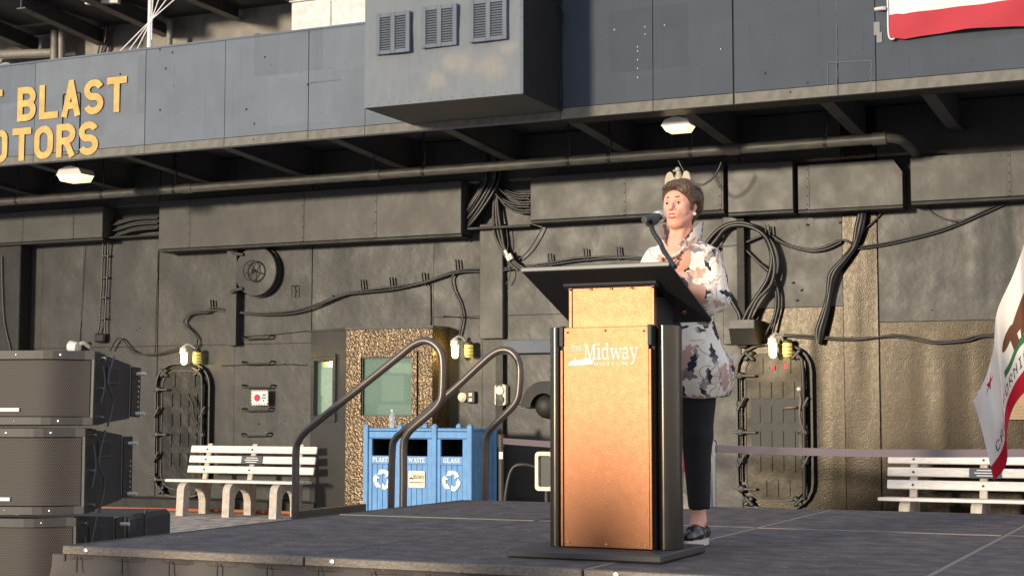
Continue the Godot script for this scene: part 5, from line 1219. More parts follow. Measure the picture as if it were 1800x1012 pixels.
		for sx in [-1.0, 1.0]:
			part(c, "rigging_plate", slabm(Vector3(sx * (wd / 2 - 0.018), 0.01, 0.10), Vector3(sx * (wd / 2 + 0.004), hh - 0.01, 0.235), 0.004), M.black)
			var hd := node_part(c, "handle")
			part(hd, "pocket", slabm(Vector3(sx * (wd / 2 - 0.017), hh - 0.16, -0.13), Vector3(sx * (wd / 2 - 0.014), hh - 0.085, 0.02), 0.0), M.print_black)
			part(hd, "bezel", ringm(round_rect(-0.03, hh - 0.17, 0.14, hh - 0.075, 0.01), round_rect(-0.02, hh - 0.16, 0.13, hh - 0.085, 0.008), 0.0, 0.006), M.cabinet_trim, Transform3D(Basis(Vector3(0, 0, -sx), Vector3.UP, Vector3(sx, 0, 0)), Vector3(sx * (wd / 2 - 0.019), 0, 0.0)))
			part(c, "link_arm", tubem(smooth_line([Vector3(sx * (wd / 2 + 0.02), hh * 0.8, 0.17), Vector3(sx * (wd / 2 + 0.03), hh * 0.55, 0.16), Vector3(sx * (wd / 2 + 0.02), hh * 0.3, 0.18)]), 0.006, 6), M.cable_grey)
			for y in [0.05, hh - 0.04, hh * 0.5]: part(c, "pin", tubem([Vector3(sx * (wd / 2), y, 0.16), Vector3(sx * (wd / 2 + 0.03), y, 0.16)], 0.009, 8), M.steel)
			part(c, "rear_bracket", slabm(Vector3(sx * (wd / 2 - 0.02), 0.06, -0.42), Vector3(sx * (wd / 2 - 0.005), hh - 0.06, -0.30), 0.003), M.black)
			for k in 7: part(c, "bracket_stud", boxm(Vector3(0.008, 0.012, 0.012), 0.002), M.steel, at(Vector3(sx * (wd / 2 - 0.002), 0.09 + k * 0.03, -0.38)))
			for k in 2: part(c, "bracket_pin", tubem([Vector3(sx * (wd / 2 - 0.01), 0.08 + k * (hh - 0.18), -0.36), Vector3(sx * (wd / 2 + 0.05), 0.08 + k * (hh - 0.18), -0.36)], 0.010, 8), M.lamp_cap)
			part(c, "signal_lead", tubem(smooth_line([Vector3(sx * (wd / 2 + 0.01), hh - 0.02, 0.0), Vector3(sx * (wd / 2 + 0.02), hh * 0.6, 0.1), Vector3(sx * (wd / 2 + 0.025), hh * 0.35, 0.03), Vector3(sx * (wd / 2 + 0.01), 0.0, 0.06)]), 0.007, 6), M.cable_grey)
		part(c, "badge", boxm(Vector3(0.12, 0.02, 0.006), 0.002), M.print_white, at(Vector3(0.17, 0.085, 0.317)))
	part(self.get_node("loudspeaker_002"), "castor_board", slabm(Vector3(-0.6, -0.12, -0.4), Vector3(0.6, -0.004, 0.28), 0.01), M.black)
	var sb := thing("loudspeaker", "lone floor loudspeaker cabinet tucked behind the stack", "loudspeaker", Vector3(-7.2, 0, 7.9), deg_to_rad(15))
	part(sb, "body", slabm(Vector3(-0.35, 0.05, -0.35), Vector3(0.50, 0.57, 0.3), 0.03), M.cabinet)
	part(sb, "grille", slabm(Vector3(-0.30, 0.09, 0.3), Vector3(0.45, 0.56, 0.315), 0.004), M.grille)
	part(sb, "corner_strip", slabm(Vector3(0.496, 0.06, 0.1), Vector3(0.508, 0.59, 0.13), 0.003), M.cabinet_trim)
	part(sb, "foot_board", slabm(Vector3(-0.3, 0.0, -0.3), Vector3(0.45, 0.05, 0.25), 0.004), M.black)

# ---------------------------------------------------------------- lectern, flags
func build_lectern() -> void:
	var cx := -2.46
	var l := thing("lectern", "bronze-fronted lectern with dark rounded columns and black sloping desk", "lectern", Vector3(cx, 0.632, 10.0))
	part(l, "base", slabm(Vector3(-0.385, 0.0, -0.18), Vector3(0.31, 0.036, 0.40), 0.008), M.cabinet_trim)
	var hb := 0.98
	var hw := 0.195
	part(l, "front_panel", slabm(Vector3(-hw, 0.04, 0.205), Vector3(hw, hb - 0.004, 0.222), 0.002), M.copper)
	part(l, "core", slabm(Vector3(-hw - 0.02, 0.036, -0.12), Vector3(hw + 0.02, hb - 0.012, 0.20), 0.0), M.desk)
	for sx in [-1.0, 1.0]:
		var o := []
		for k in 28:
			var a: float = TAU * k / 28 * sx
			o.append(Vector2(sx * (hw + 0.053) + 0.046 * cos(a), 0.105 + 0.095 * sin(a)))
		var rows := []
		for y in [0.037, 0.04, hb - 0.004, hb]:
			var ring := PackedVector3Array()
			var inset := 0.003 if y in [0.037, hb] else 0.0
			for p in o: ring.append(Vector3(p.x - sx * inset, y, p.y * (1.0 - inset)))
			if sx > 0: ring.reverse()
			rows.append(ring)
		var b := MB.new(); b.rings(rows)
		part(l, "column", b.done(), M.column)
		part(l, "edge_strip", slabm(Vector3(sx * hw - 0.006 + sx * 0.007, 0.04, 0.19), Vector3(sx * hw + 0.006 + sx * 0.007, hb - 0.1, 0.228), 0.002), M.copper)
		part(l, "clip", slabm(Vector3(sx * (hw + 0.007) - 0.009, hb - 0.085, 0.19), Vector3(sx * (hw + 0.007) + 0.009, hb + 0.002, 0.232), 0.002), M.print_black)
	bolts(l, [Vector3(-hw + 0.02, hb - 0.025, 0.222), Vector3(0, hb - 0.02, 0.222), Vector3(hw - 0.02, hb - 0.025, 0.222)], 0.005, M.print_black)
	bolts(l, [Vector3(-hw + 0.02, 0.06, 0.222), Vector3(0, 0.055, 0.222), Vector3(hw - 0.02, 0.055, 0.222)], 0.006, M.gold)
	part(l, "neck_panel", slabm(Vector3(-0.185, hb - 0.03, 0.13), Vector3(0.185, 1.165, 0.15), 0.002), M.copper)
	part(l, "neck_core", slabm(Vector3(-0.195, hb - 0.01, -0.10), Vector3(0.195, 1.11, 0.128), 0.003), M.desk)
	for sx in [-1.0, 1.0]: part(l, "neck_strip", slabm(Vector3(sx * 0.19 - 0.008, hb - 0.03, 0.125), Vector3(sx * 0.19 + 0.008, 1.165, 0.156), 0.002), M.copper)
	# sloping desk: high edge towards the audience
	var a := Vector3(-0.02, 1.226, 0.30)
	var b2 := Vector3(-0.02, 1.022, -0.27)
	var dk := node_part(l, "desk")
	var db := MB.new(); db.bar(b2, a, 0.68, 0.02, 0.006)
	part(dk, "board", db.done(), M.desk)
	part(dk, "front_edge", slabm(Vector3(-0.36, 1.217, 0.302), Vector3(0.32, 1.237, 0.309), 0.003), M.desk_edge)
	var mb := MB.new(); mb.bar(Vector3(-0.0, 1.152, 0.14), Vector3(0, 1.166, 0.18), 0.43, 0.012, 0.002)
	part(dk, "mounting_flange", mb.done(), M.desk_edge)
	for k in 5: part(dk, "screw", lathem([Vector2(0.005, 0), Vector2(0.004, 0.004), Vector2(0, 0.005)], 8), M.steel, turned(Vector3(-0.19 + k * 0.095, 1.146, 0.165), Vector3.RIGHT, 110))
	part(dk, "cable_grommet", lathem([Vector2(0.014, 0), Vector2(0.012, 0.006), Vector2(0, 0.007)], 12), M.copper, turned(Vector3(0.235, 1.055, -0.13), Vector3.RIGHT, 160))
	# museum mark
	var z := 0.222
	text(l, "lettering", "Midway", M.print_white, Vector3(-0.098, 0.815, z), 0.245, 0.092, 0.0015, true, 400)
	text(l, "lettering", "USS", M.print_white, Vector3(-0.157, 0.875, z), 0.045, 0.022, 0.0015, true, 400)
	text(l, "lettering", "M U S E U M", M.print_white, Vector3(-0.052, 0.812, z), 0.15, 0.014, 0.0015, false, 400)
	part(l, "ship_mark", prismm([Vector2(-0.172, 0.812), Vector2(-0.06, 0.818), Vector2(-0.055, 0.83), Vector2(-0.075, 0.843), Vector2(-0.10, 0.84), Vector2(-0.105, 0.836), Vector2(-0.135, 0.835), Vector2(-0.139, 0.85), Vector2(-0.144, 0.836), Vector2(-0.168, 0.828)], z, z + 0.0015), M.print_white)
	# microphone on a gooseneck
	var mic := thing("microphone", "handheld microphone on a black gooseneck clipped to the lectern desk", "microphone")
	part(mic, "gooseneck", tubem(smooth_line([Vector3(-2.18, 1.862, 10.12), Vector3(-2.272, 1.949, 10.0), Vector3(-2.297, 1.99, 9.98), Vector3(-2.327, 2.03, 9.97), Vector3(-2.341, 2.062, 9.96), Vector3(-2.342, 2.083, 9.95)]), 0.011, 10), M.black)
	part(mic, "clip", tubem([Vector3(-2.35, 2.079, 9.97), Vector3(-2.338, 2.093, 9.93)], 0.022, 10), M.black)
	var h0 := Vector3(-2.354, 2.086, 10.02)
	var h1 := Vector3(-2.352, 2.117, 9.86)
	part(mic, "handle", tubem([h0, h0.lerp(h1, 0.1), h1], [0.014, 0.017, 0.021], 14), M.black)
	part(mic, "collar", tubem([h1, h1.lerp(h0, -0.12)], 0.026, 14), M.steel)
	var hd := MB.new(); hd.ball(h1.lerp(h0, -0.25), Vector3(0.028, 0.028, 0.028), 14, 10)
	part(mic, "head", hd.done(), M.mic_mesh)

func build_flags() -> void:
	# national flag on an eagle-topped pole, mostly hidden by the speaker
	var p := Vector3(-3.29, 0.632, 6.78)
	var f := thing("eagle_flagpole", "wooden flagpole with gilt eagle finial standing behind the speaker", "flagpole", p)
	var top := 2.7 - p.y
	part(f, "base", lathem([Vector2(0.16, 0), Vector2(0.16, 0.03), Vector2(0.06, 0.07), Vector2(0.02, 0.09), Vector2(0, 0.09)], 20), M.gold)
	part(f, "pole", lathem([Vector2(0.016, 0.05), Vector2(0.016, top), Vector2(0, top)], 12), M.wood)
	var eg := node_part(f, "eagle", at(Vector3(0, top, 0)))
	var bb := MB.new()
	bb.ball(Vector3(0, 0.05, 0), Vector3(0.03, 0.055, 0.028), 12, 8); bb.ball(Vector3(-0.006, 0.118, 0.008), Vector3(0.018, 0.02, 0.018), 10, 8); bb.ball(Vector3(-0.026, 0.113, 0.014), Vector3(0.012, 0.007, 0.007), 8, 6)
	bb.tube([Vector3(0, 0.07, 0), Vector3(0, 0.11, 0.004)], 0.017, 10)
	part(eg, "body", bb.done(), M.gold)
	for sx in [-1.0, 1.0]:
		part(eg, "wing", prismm([Vector2(sx * 0.02, 0.055), Vector2(sx * 0.035, 0.075), Vector2(sx * 0.042, 0.10), Vector2(sx * 0.06, 0.108), Vector2(sx * 0.078, 0.095), Vector2(sx * 0.09, 0.06), Vector2(sx * 0.093, 0.01), Vector2(sx * 0.085, -0.03), Vector2(sx * 0.065, 0.0), Vector2(sx * 0.04, 0.015), Vector2(sx * 0.02, 0.02)], -0.009, 0.009), M.gold, turned(Vector3.ZERO, Vector3.UP, -sx * 12))
	part(eg, "perch", lathem([Vector2(0.014, -0.04), Vector2(0.028, -0.025), Vector2(0.028, 0.0), Vector2(0, 0.01)], 12), M.gold)
	var fl := node_part(f, "flag")
	for k in 7:
		var s := MB.new()
		s.sheet(func(u, v):
			var a: float = (k + u) / 7.0 - 0.5
			var wd: float = lerpf(0.07, 0.2, smoothstep(0.0, 0.8, v))
			return Vector3(wd * a - 0.02 * v, top - 0.10 - v * (1.78 - 0.2 * absf(a)), 0.02 + 0.045 * sin(a * 19.0) * (0.4 + v)), 8, 16)
		part(fl, "stripe", s.done(), M.red if k % 2 == 0 else M.banner_white)
	# state flag, drooping from a pole just past the stage's middle seam
	var q := Vector3(-0.86, 0.632, 6.75)
	var c := thing("state_flag", "drooping white state flag with bear, green turf and red stripe on its pole", "flag", q)
	part(c, "base", lathem([Vector2(0.16, 0), Vector2(0.16, 0.03), Vector2(0.06, 0.07), Vector2(0.02, 0.09), Vector2(0, 0.09)], 20), M.gold)
	part(c, "pole", lathem([Vector2(0.016, 0.05), Vector2(0.016, 2.3), Vector2(0, 2.3)], 12), M.wood)
	part(c, "finial", lathem([Vector2(0.02, 2.3), Vector2(0.035, 2.34), Vector2(0, 2.46)], 12), M.gold)
	var fs := MB.new()
	fs.sheet(func(u, v):   # u along the fly, v down the hoist; the fly edge hangs lowest
		var x: float = -0.02 - 0.56 * pow(u, 0.8) * (1.0 - 0.12 * v) + 0.03 * v * u
		var y: float = 2.24 - 1.56 * u - v * (0.92 - 0.46 * u) + 0.03 * sin(u * 12.0) * v
		var fold: float = 0.07 * sin(u * 15.0 + v * 2.0) * u + 0.03 * sin(u * 31.0 - v * 4.0) * u
		return Vector3(x + 0.035 * sin(u * 15.0 + 1.0) * u, y, 0.02 + fold), 72, 40, Rect2(1, 0, -1, 1))
	part(c, "cloth", fs.done(), M.state_cloth)

# ---------------------------------------------------------------- figures: rounded bones joined smoothly, meshed as surface nets
# a bone: [a, radius a, b, radius b, blend, sign, squash axis, squash factor]
func flesh(bones: Array, cell: float, rough := 0.0, fine := 0.0, stretch := Vector3.ONE) -> ArrayMesh:
	var lo := Vector3(1e9, 1e9, 1e9)
	var hi := -lo
	for b in bones:
		if b[5] < 0: continue
		for e in [[b[0], b[1]], [b[2], b[3]]]:
			var r: Vector3 = Vector3.ONE * (e[1] + 0.03)
			lo = lo.min(e[0] - r); hi = hi.max(e[0] + r)
	var nx := int((hi.x - lo.x) / cell) + 3
	var ny := int((hi.y - lo.y) / cell) + 3
	var nz := int((hi.z - lo.z) / cell) + 3
	var d := PackedFloat32Array()
	d.resize(nx * ny * nz); d.fill(1.0)
	for b in bones:
		var A: Vector3 = b[0]; var B: Vector3 = b[2]
		var ra: float = b[1]; var rb: float = b[3]; var k: float = b[4]; var sgn: float = b[5]
		var ax: Vector3 = b[6]; var sq: float = b[7] - 1.0
		var m: float = maxf(ra, rb) * (1.0 if b[7] >= 1.0 else 1.0 / b[7]) + k + cell * 2.0
		var l0 := (A.min(B) - Vector3.ONE * m - lo) / cell
		var l1 := (A.max(B) + Vector3.ONE * m - lo) / cell
		var AB := B - A
		var inv := 1.0 / maxf(AB.length_squared(), 1e-9)
		for iz in range(maxi(0, int(l0.z)), mini(nz - 1, int(l1.z) + 1) + 1):
			for iy in range(maxi(0, int(l0.y)), mini(ny - 1, int(l1.y) + 1) + 1):
				var row := (iz * ny + iy) * nx
				for ixx in range(maxi(0, int(l0.x)), mini(nx - 1, int(l1.x) + 1) + 1):
					var P := lo + Vector3(ixx, iy, iz) * cell - A
					var t := clampf(P.dot(AB) * inv, 0.0, 1.0)
					var q := P - AB * t
					q += ax * (q.dot(ax) * sq)
					var v := q.length() - lerpf(ra, rb, t)
					var o := d[row + ixx]
					if sgn > 0.0:
						var h := maxf(k - absf(o - v), 0.0) / k
						d[row + ixx] = minf(o, v) - h * h * k * 0.25
					else:
						var h := maxf(k - absf(o + v), 0.0) / k
						d[row + ixx] = maxf(o, -v) + h * h * k * 0.25
	if rough > 0.0:
		var f := noise(fine, 3, FastNoiseLite.TYPE_SIMPLEX_SMOOTH, 91)
		for iz in nz:
			for iy in ny:
				for ixx in nx:
					var i := (iz * ny + iy) * nx + ixx
					if absf(d[i]) < 0.05:
						var P := (lo + Vector3(ixx, iy, iz) * cell) * stretch
						d[i] += rough * f.get_noise_3d(P.x, P.y, P.z)
	var mb := MB.new()
	var ids := PackedInt32Array()
	ids.resize(nx * ny * nz); ids.fill(-1)
	var off := [0, 1, nx, nx + 1, nx * ny, nx * ny + 1, nx * ny + nx, nx * ny + nx + 1]
	var ed := [[0, 1], [2, 3], [4, 5], [6, 7], [0, 2], [1, 3], [4, 6], [5, 7], [0, 4], [1, 5], [2, 6], [3, 7]]
	var cn := [Vector3(0, 0, 0), Vector3(1, 0, 0), Vector3(0, 1, 0), Vector3(1, 1, 0), Vector3(0, 0, 1), Vector3(1, 0, 1), Vector3(0, 1, 1), Vector3(1, 1, 1)]
	for iz in nz - 1:
		for iy in ny - 1:
			for ixx in nx - 1:
				var i := (iz * ny + iy) * nx + ixx
				if absf(d[i]) > cell * 2.5: continue
				var mask := 0
				for c in 8:
					if d[i + off[c]] < 0.0: mask |= 1 << c
				if mask == 0 or mask == 255: continue
				var s := Vector3.ZERO
				var g := Vector3.ZERO
				var cnt := 0
				for e in ed:
					var va: float = d[i + off[e[0]]]
					var vb: float = d[i + off[e[1]]]
					if (va < 0.0) != (vb < 0.0):
						s += cn[e[0]].lerp(cn[e[1]], va / (va - vb)); cnt += 1
				for c in 8: g += (cn[c] - Vector3(0.5, 0.5, 0.5)) * d[i + off[c]]
				ids[i] = mb.v.size()
				mb.v.append(lo + (Vector3(ixx, iy, iz) + s / cnt) * cell)
				mb.n.append(g.normalized()); mb.t.append(Vector2.ZERO)
	for iz in range(1, nz - 1):
		for iy in range(1, ny - 1):
			for ixx in range(1, nx - 1):
				var i := (iz * ny + iy) * nx + ixx
				var ins := d[i] < 0.0
				if absf(d[i]) > cell * 2.5: continue
				for ax in 3:
					var st: int = [1, nx, nx * ny][ax]
					if (d[i + st] < 0.0) == ins: continue
					var u: int = [nx, nx * ny, 1][ax]
					var w: int = [nx * ny, 1, nx][ax]
					var a := ids[i]; var b := ids[i - u]; var c := ids[i - u - w]; var e := ids[i - w]
					if a < 0 or b < 0 or c < 0 or e < 0: continue
					if ins: mb.ix.append_array([a, e, c, a, c, b])
					else: mb.ix.append_array([a, b, c, a, c, e])
	return mb.done()
func bone(a: Vector3, ra: float, b: Vector3, rb: float, k := 0.03, sgn := 1.0, ax := Vector3.UP, sq := 1.0) -> Array:
	return [a, ra, b, rb, k, sgn, ax, sq]

func build_speaker() -> void:
	var p := thing("person", "person with short brown hair in a printed blouse and black trousers speaking at the lectern", "person", Vector3(-2.37, 0.634, 9.46), deg_to_rad(-9))
	var X := Vector3.RIGHT; var Z := Vector3.BACK
	# head frame: turned towards the sun side and lifted a little
	var hs := 0.93
	var H := Transform3D((Basis(Vector3.UP, deg_to_rad(3)) * Basis(Vector3.RIGHT, deg_to_rad(-4))).scaled(Vector3(hs, hs, hs)), Vector3(0.008, 1.565, 0.03))
	var hd := []
	var add := func(a: Vector3, ra: float, b: Vector3, rb: float, k: float, s := 1.0, ax := Vector3.UP, sq := 1.0) -> void: hd.append(bone(H * a, ra * hs, H * b, rb * hs, k * hs, s, (H.basis * ax).normalized(), sq))
	add.call(Vector3(0, 0.035, -0.03), 0.076, Vector3(0, 0.035, 0.018), 0.072, 0.02)
	add.call(Vector3(0, 0.01, 0.028), 0.064, Vector3(0, -0.055, 0.04), 0.047, 0.03)
	add.call(Vector3(0, -0.082, 0.062), 0.021, Vector3(0, -0.09, 0.064), 0.019, 0.025)
	for s in [-1.0, 1.0]:
		add.call(Vector3(s * 0.05, -0.035, 0.0), 0.02, Vector3(s * 0.02, -0.086, 0.05), 0.016, 0.03)
		add.call(Vector3(s * 0.04, -0.008, 0.062), 0.019, Vector3(s * 0.043, -0.022, 0.05), 0.019, 0.02)
		add.call(Vector3(s * 0.026, -0.03, 0.078), 0.008, Vector3(s * 0.033, -0.055, 0.066), 0.008, 0.012)
		add.call(Vector3(s * 0.012, 0.031, 0.088), 0.008, Vector3(s * 0.042, 0.033, 0.072), 0.009, 0.012)
		add.call(Vector3(s * 0.031, 0.012, 0.098), 0.012, Vector3(s * 0.036, 0.012, 0.094), 0.011, 0.012, -1.0)
		add.call(Vector3(s * 0.012, -0.022, 0.096), 0.0075, Vector3(s * 0.013, -0.024, 0.092), 0.007, 0.008)
		add.call(Vector3(s * 0.078, 0.012, -0.012), 0.018, Vector3(s * 0.074, -0.018, -0.006), 0.011, 0.008, 1.0, X, 1.8)
		add.call(Vector3(s * 0.09, 0.006, -0.004), 0.009, Vector3(s * 0.088, -0.006, -0.002), 0.007, 0.006, -1.0)
	add.call(Vector3(0, 0.022, 0.09), 0.009, Vector3(0, -0.018, 0.113), 0.0125, 0.012)
	add.call(Vector3(-0.014, -0.048, 0.084), 0.016, Vector3(0.014, -0.048, 0.084), 0.016, 0.02)
	add.call(Vector3(-0.016, -0.0545, 0.103), 0.009, Vector3(0.016, -0.0545, 0.103), 0.009, 0.006, -1.0)
	# neck with its cords
	hd.append(bone(H * Vector3(0, -0.05, -0.015), 0.047, Vector3(0.0, 1.40, 0.0), 0.052, 0.03))
	for s in [-1.0, 1.0]: hd.append(bone(H * Vector3(s * 0.035, -0.07, 0.015), 0.012, Vector3(s * 0.014, 1.40, 0.06), 0.011, 0.012))
	hd.append(bone(Vector3(0, 1.42, 0.0), 0.06, Vector3(0, 1.33, 0.03), 0.10, 0.04, 1.0, Z, 1.25))
	var body := flesh(hd, 0.0042)
	var sk := part(p, "body", body, M.skin)
	# arms, hands and ankles belong to the same body
	var arms := []
	for s in [-1.0, 1.0]:
		var el := Vector3(0.185, 1.12, 0.0) if s > 0 else Vector3(-0.21, 1.13, 0.03)
		var wr := Vector3(0.10, 1.19, 0.25) if s > 0 else Vector3(-0.13, 1.19, 0.29)
		var pd := (Vector3(-0.5 * s, 0.05, 0.85)).normalized()
		arms.append(bone(el, 0.042, el.lerp(wr, 0.35), 0.04, 0.02)); arms.append(bone(el.lerp(wr, 0.35), 0.04, wr, 0.026, 0.02))
		var kn := wr + pd * 0.085
		arms.append(bone(wr, 0.026, kn, 0.036, 0.02, 1.0, Vector3.UP, 1.7))
		var side := pd.cross(Vector3.UP).normalized()
		for fi in 4:
			var ln: float = [0.062, 0.075, 0.07, 0.052][fi]
			var b0: Vector3 = kn + side * (0.032 - fi * 0.021) * s
			var b1: Vector3 = b0 + pd * ln * 0.55 + Vector3(0, 0.004, 0)
			var b2: Vector3 = b1 + pd * ln * 0.5 + Vector3(0, -0.016, 0)
			arms.append(bone(b0, 0.0098, b1, 0.009, 0.006)); arms.append(bone(b1, 0.009, b2, 0.0078, 0.006))
		var t0: Vector3 = wr + pd * 0.03 + side * 0.03 * s
		var t1: Vector3 = t0 + pd * 0.035 + side * 0.025 * s
		arms.append(bone(t0, 0.013, t1, 0.011, 0.01)); arms.append(bone(t1, 0.011, t1 + pd * 0.03 + side * 0.004 * s, 0.009, 0.006))
	part(sk, "arm_skin", flesh(arms, 0.0045), M.skin)
	var an := []
	for s in [-1.0, 1.0]:
		an.append(bone(Vector3(s * 0.1 - 0.03, 0.28, 0.0), 0.044, Vector3(s * 0.105 - 0.03, 0.11, 0.0), 0.033, 0.02)); an.append(bone(Vector3(s * 0.105 - 0.03, 0.11, 0.0), 0.033, Vector3(s * 0.11 - 0.03, 0.065, 0.05), 0.034, 0.02))
	part(sk, "ankle_skin", flesh(an, 0.007), M.skin)
	# face details
	var fd := func(nm: String, mesh: ArrayMesh, m: Material) -> void: part(p, nm, mesh, m, H)
	for s in [-1.0, 1.0]:
		var e := MB.new(); e.ball(Vector3(s * 0.032, 0.011, 0.0765), Vector3(0.0118, 0.0082, 0.0116), 12, 8)
		fd.call("eye", e.done(), M.eye_white)
		e = MB.new(); e.ball(Vector3(s * 0.032 - 0.001, 0.0105, 0.0855), Vector3(0.0062, 0.0062, 0.0036), 10, 6)
		fd.call("iris", e.done(), M.print_black)
		fd.call("eyelid", tubem(smooth_line([Vector3(s * 0.019, 0.012, 0.083), Vector3(s * 0.026, 0.0185, 0.0875), Vector3(s * 0.036, 0.019, 0.085), Vector3(s * 0.047, 0.011, 0.074)]), 0.0034, 6), M.skin)
		fd.call("lash_line", tubem(smooth_line([Vector3(s * 0.021, 0.0125, 0.0855), Vector3(s * 0.027, 0.0165, 0.0892), Vector3(s * 0.036, 0.0165, 0.087), Vector3(s * 0.046, 0.011, 0.0768)]), 0.0014, 5), M.hair)
		fd.call("eyebrow", tubem(smooth_line([Vector3(s * 0.014, 0.036, 0.0935), Vector3(s * 0.028, 0.041, 0.089), Vector3(s * 0.042, 0.040, 0.0775), Vector3(s * 0.052, 0.034, 0.066)]), [0.0042, 0.0044, 0.0046, 0.0046, 0.0046, 0.0044, 0.0044, 0.0042, 0.004, 0.0038, 0.0036, 0.0034, 0.003, 0.0026, 0.002, 0.0016], 6), M.hair_dark)
		var er := MB.new(); er.ball(Vector3(s * 0.082, -0.034, 0.002), Vector3(0.009, 0.009, 0.009), 10, 8)
		fd.call("earring", er.done(), M.pearl)
	fd.call("upper_lip", tubem(smooth_line([Vector3(-0.024, -0.0505, 0.088), Vector3(-0.012, -0.0455, 0.0985), Vector3(0, -0.0465, 0.1015), Vector3(0.012, -0.0455, 0.0985), Vector3(0.024, -0.0505, 0.088)]), 0.0036, 7), M.lips)
	fd.call("lower_lip", tubem(smooth_line([Vector3(-0.023, -0.053, 0.088), Vector3(-0.012, -0.0625, 0.0955), Vector3(0, -0.0645, 0.0975), Vector3(0.012, -0.0625, 0.0955), Vector3(0.023, -0.053, 0.088)]), 0.0042, 7), M.lips)
	fd.call("teeth", boxm(Vector3(0.026, 0.007, 0.008), 0.003), M.pearl)
	p.get_node("teeth").transform = H * at(Vector3(0, -0.0515, 0.0915))
	# hair: short, swept back and to one side
	var hr := []
	var ha := func(a: Vector3, ra: float, b: Vector3, rb: float, k := 0.02, s := 1.0) -> void: hr.append(bone(H * a, ra * hs, H * b, rb * hs, k * hs, s))
	ha.call(Vector3(0.006, 0.052, -0.04), 0.092, Vector3(0.004, 0.064, 0.0), 0.082)
	ha.call(Vector3(-0.035, 0.105, 0.05), 0.024, Vector3(0.045, 0.108, 0.048), 0.03, 0.035)
	ha.call(Vector3(-0.06, 0.085, 0.04), 0.02, Vector3(-0.073, 0.045, 0.03), 0.013, 0.02)
	ha.call(Vector3(0.06, 0.085, 0.045), 0.03, Vector3(0.076, 0.03, 0.028), 0.016, 0.03)
	ha.call(Vector3(0.076, 0.03, 0.028), 0.014, Vector3(0.075, -0.012, 0.02), 0.007, 0.01)
	ha.call(Vector3(0.074, 0.05, -0.025), 0.034, Vector3(0.073, 0.008, -0.055), 0.028, 0.02)
	ha.call(Vector3(-0.074, 0.05, -0.025), 0.03, Vector3(-0.07, 0.012, -0.05), 0.024, 0.02)
	ha.call(Vector3(0.0, 0.0, -0.08), 0.062, Vector3(0, -0.055, -0.06), 0.045, 0.03)
	ha.call(Vector3(0.05, -0.01, -0.055), 0.034, Vector3(0.042, -0.045, -0.045), 0.022, 0.02)
	ha.call(Vector3(0.0, -0.03, 0.10), 0.074, Vector3(-0.008, 0.03, 0.115), 0.062, 0.012, -1.0)
	var cap := Vector3(0.004, 0.052, -0.03)
	for k in 64:   # locks combed out from the crown over the cap
		var az := TAU * k / 64.0 + 0.05 * sin(k * 5.1)
		var fr := cos(az)   # 1 at the brow, -1 at the nape
		var t1 := 1.02 + 0.08 * sin(k * 3.7) if fr > 0.55 else (1.45 + 0.1 * sin(k * 2.9) if fr > -0.2 else 1.95)
		var prev := Vector3.ZERO
		for j in 5:
			var th := lerpf(0.2, t1, j / 4.0)
			var a2 := az + 0.55 * (th - 0.2) * (1.0 if fr > 0.0 else 0.2)
			var q := cap + Vector3(sin(a2) * sin(th) * 0.090, cos(th) * 0.092 + 0.004 * sin(k * 1.7), cos(a2) * sin(th) * 0.104)
			if j > 0: ha.call(prev, 0.0085, q, 0.0075 - 0.0006 * j, 0.003)
			prev = q
	part(p, "hair", flesh(hr, 0.0036, 0.0035, 80.0, Vector3(2.0, 0.6, 1.2)), M.hair)
	for tone_i in 2:
		var sb := MB.new()
		for k in 70:
			var az := TAU * (k + 0.5 * tone_i) / 70.0 + 0.09 * sin(k * 7.3)
			var fr := cos(az)
			var t1 := 1.08 + 0.12 * sin(k * 3.1) if fr > 0.55 else (1.5 + 0.15 * sin(k * 2.3) if fr > -0.2 else 2.0)
			var pts := []
			for j in 6:
				var th := lerpf(0.15 + 0.2 * fposmod(k * 0.37, 1.0), t1, j / 5.0)
				var a2 := az + 0.6 * (th - 0.2) * (1.0 if fr > 0.0 else 0.2)
				pts.append(H * (cap + Vector3(sin(a2) * sin(th) * (0.098 + 0.004 * sin(k * 4.3)), cos(th) * (0.1 + 0.004 * sin(k * 2.9)) + 0.004 * sin(k * 1.7), cos(a2) * sin(th) * 0.113)))
			sb.tube(pts, [0.002, 0.0034, 0.0038, 0.0034, 0.0026, 0.0008], 5)
		part(p, "hair_strands", sb.done(), M.hair_light if tone_i == 0 else M.hair_dark)
	var fw := MB.new()
	for k in 16:
		var x0 := 0.055 - 0.007 * k
		fw.tube([H * Vector3(x0 + 0.012, 0.112, 0.062), H * Vector3(x0 - 0.004, 0.104 - 0.002 * (k % 3), 0.083 - 0.25 * absf(x0) * absf(x0) * 20.0 * 0.3), H * Vector3(x0 - 0.022, 0.086 - 0.006 * sin(k * 1.9), 0.089 - 4.0 * (x0 - 0.02) * (x0 - 0.02))], [0.004, 0.005, 0.0012], 6)
	part(p, "fringe", fw.done(), M.hair)
	# blouse: flaring tunic with a stand collar and pushed-up sleeves
	var bl := []
	bl.append(bone(Vector3(0, 1.28, -0.015), 0.13, Vector3(0, 1.12, 0.0), 0.135, 0.05, 1.0, Z, 1.3))
	bl.append(bone(Vector3(0, 1.12, 0.0), 0.135, Vector3(0.01, 0.88, 0.0), 0.18, 0.05, 1.0, Z, 1.35))
	bl.append(bone(Vector3(0.01, 0.88, 0.0), 0.18, Vector3(0.025, 0.80, -0.01), 0.22, 0.04, 1.0, Z, 1.4))
	bl.append(bone(Vector3(-0.10, 1.34, -0.01), 0.06, Vector3(0.10, 1.34, -0.01), 0.06, 0.05))
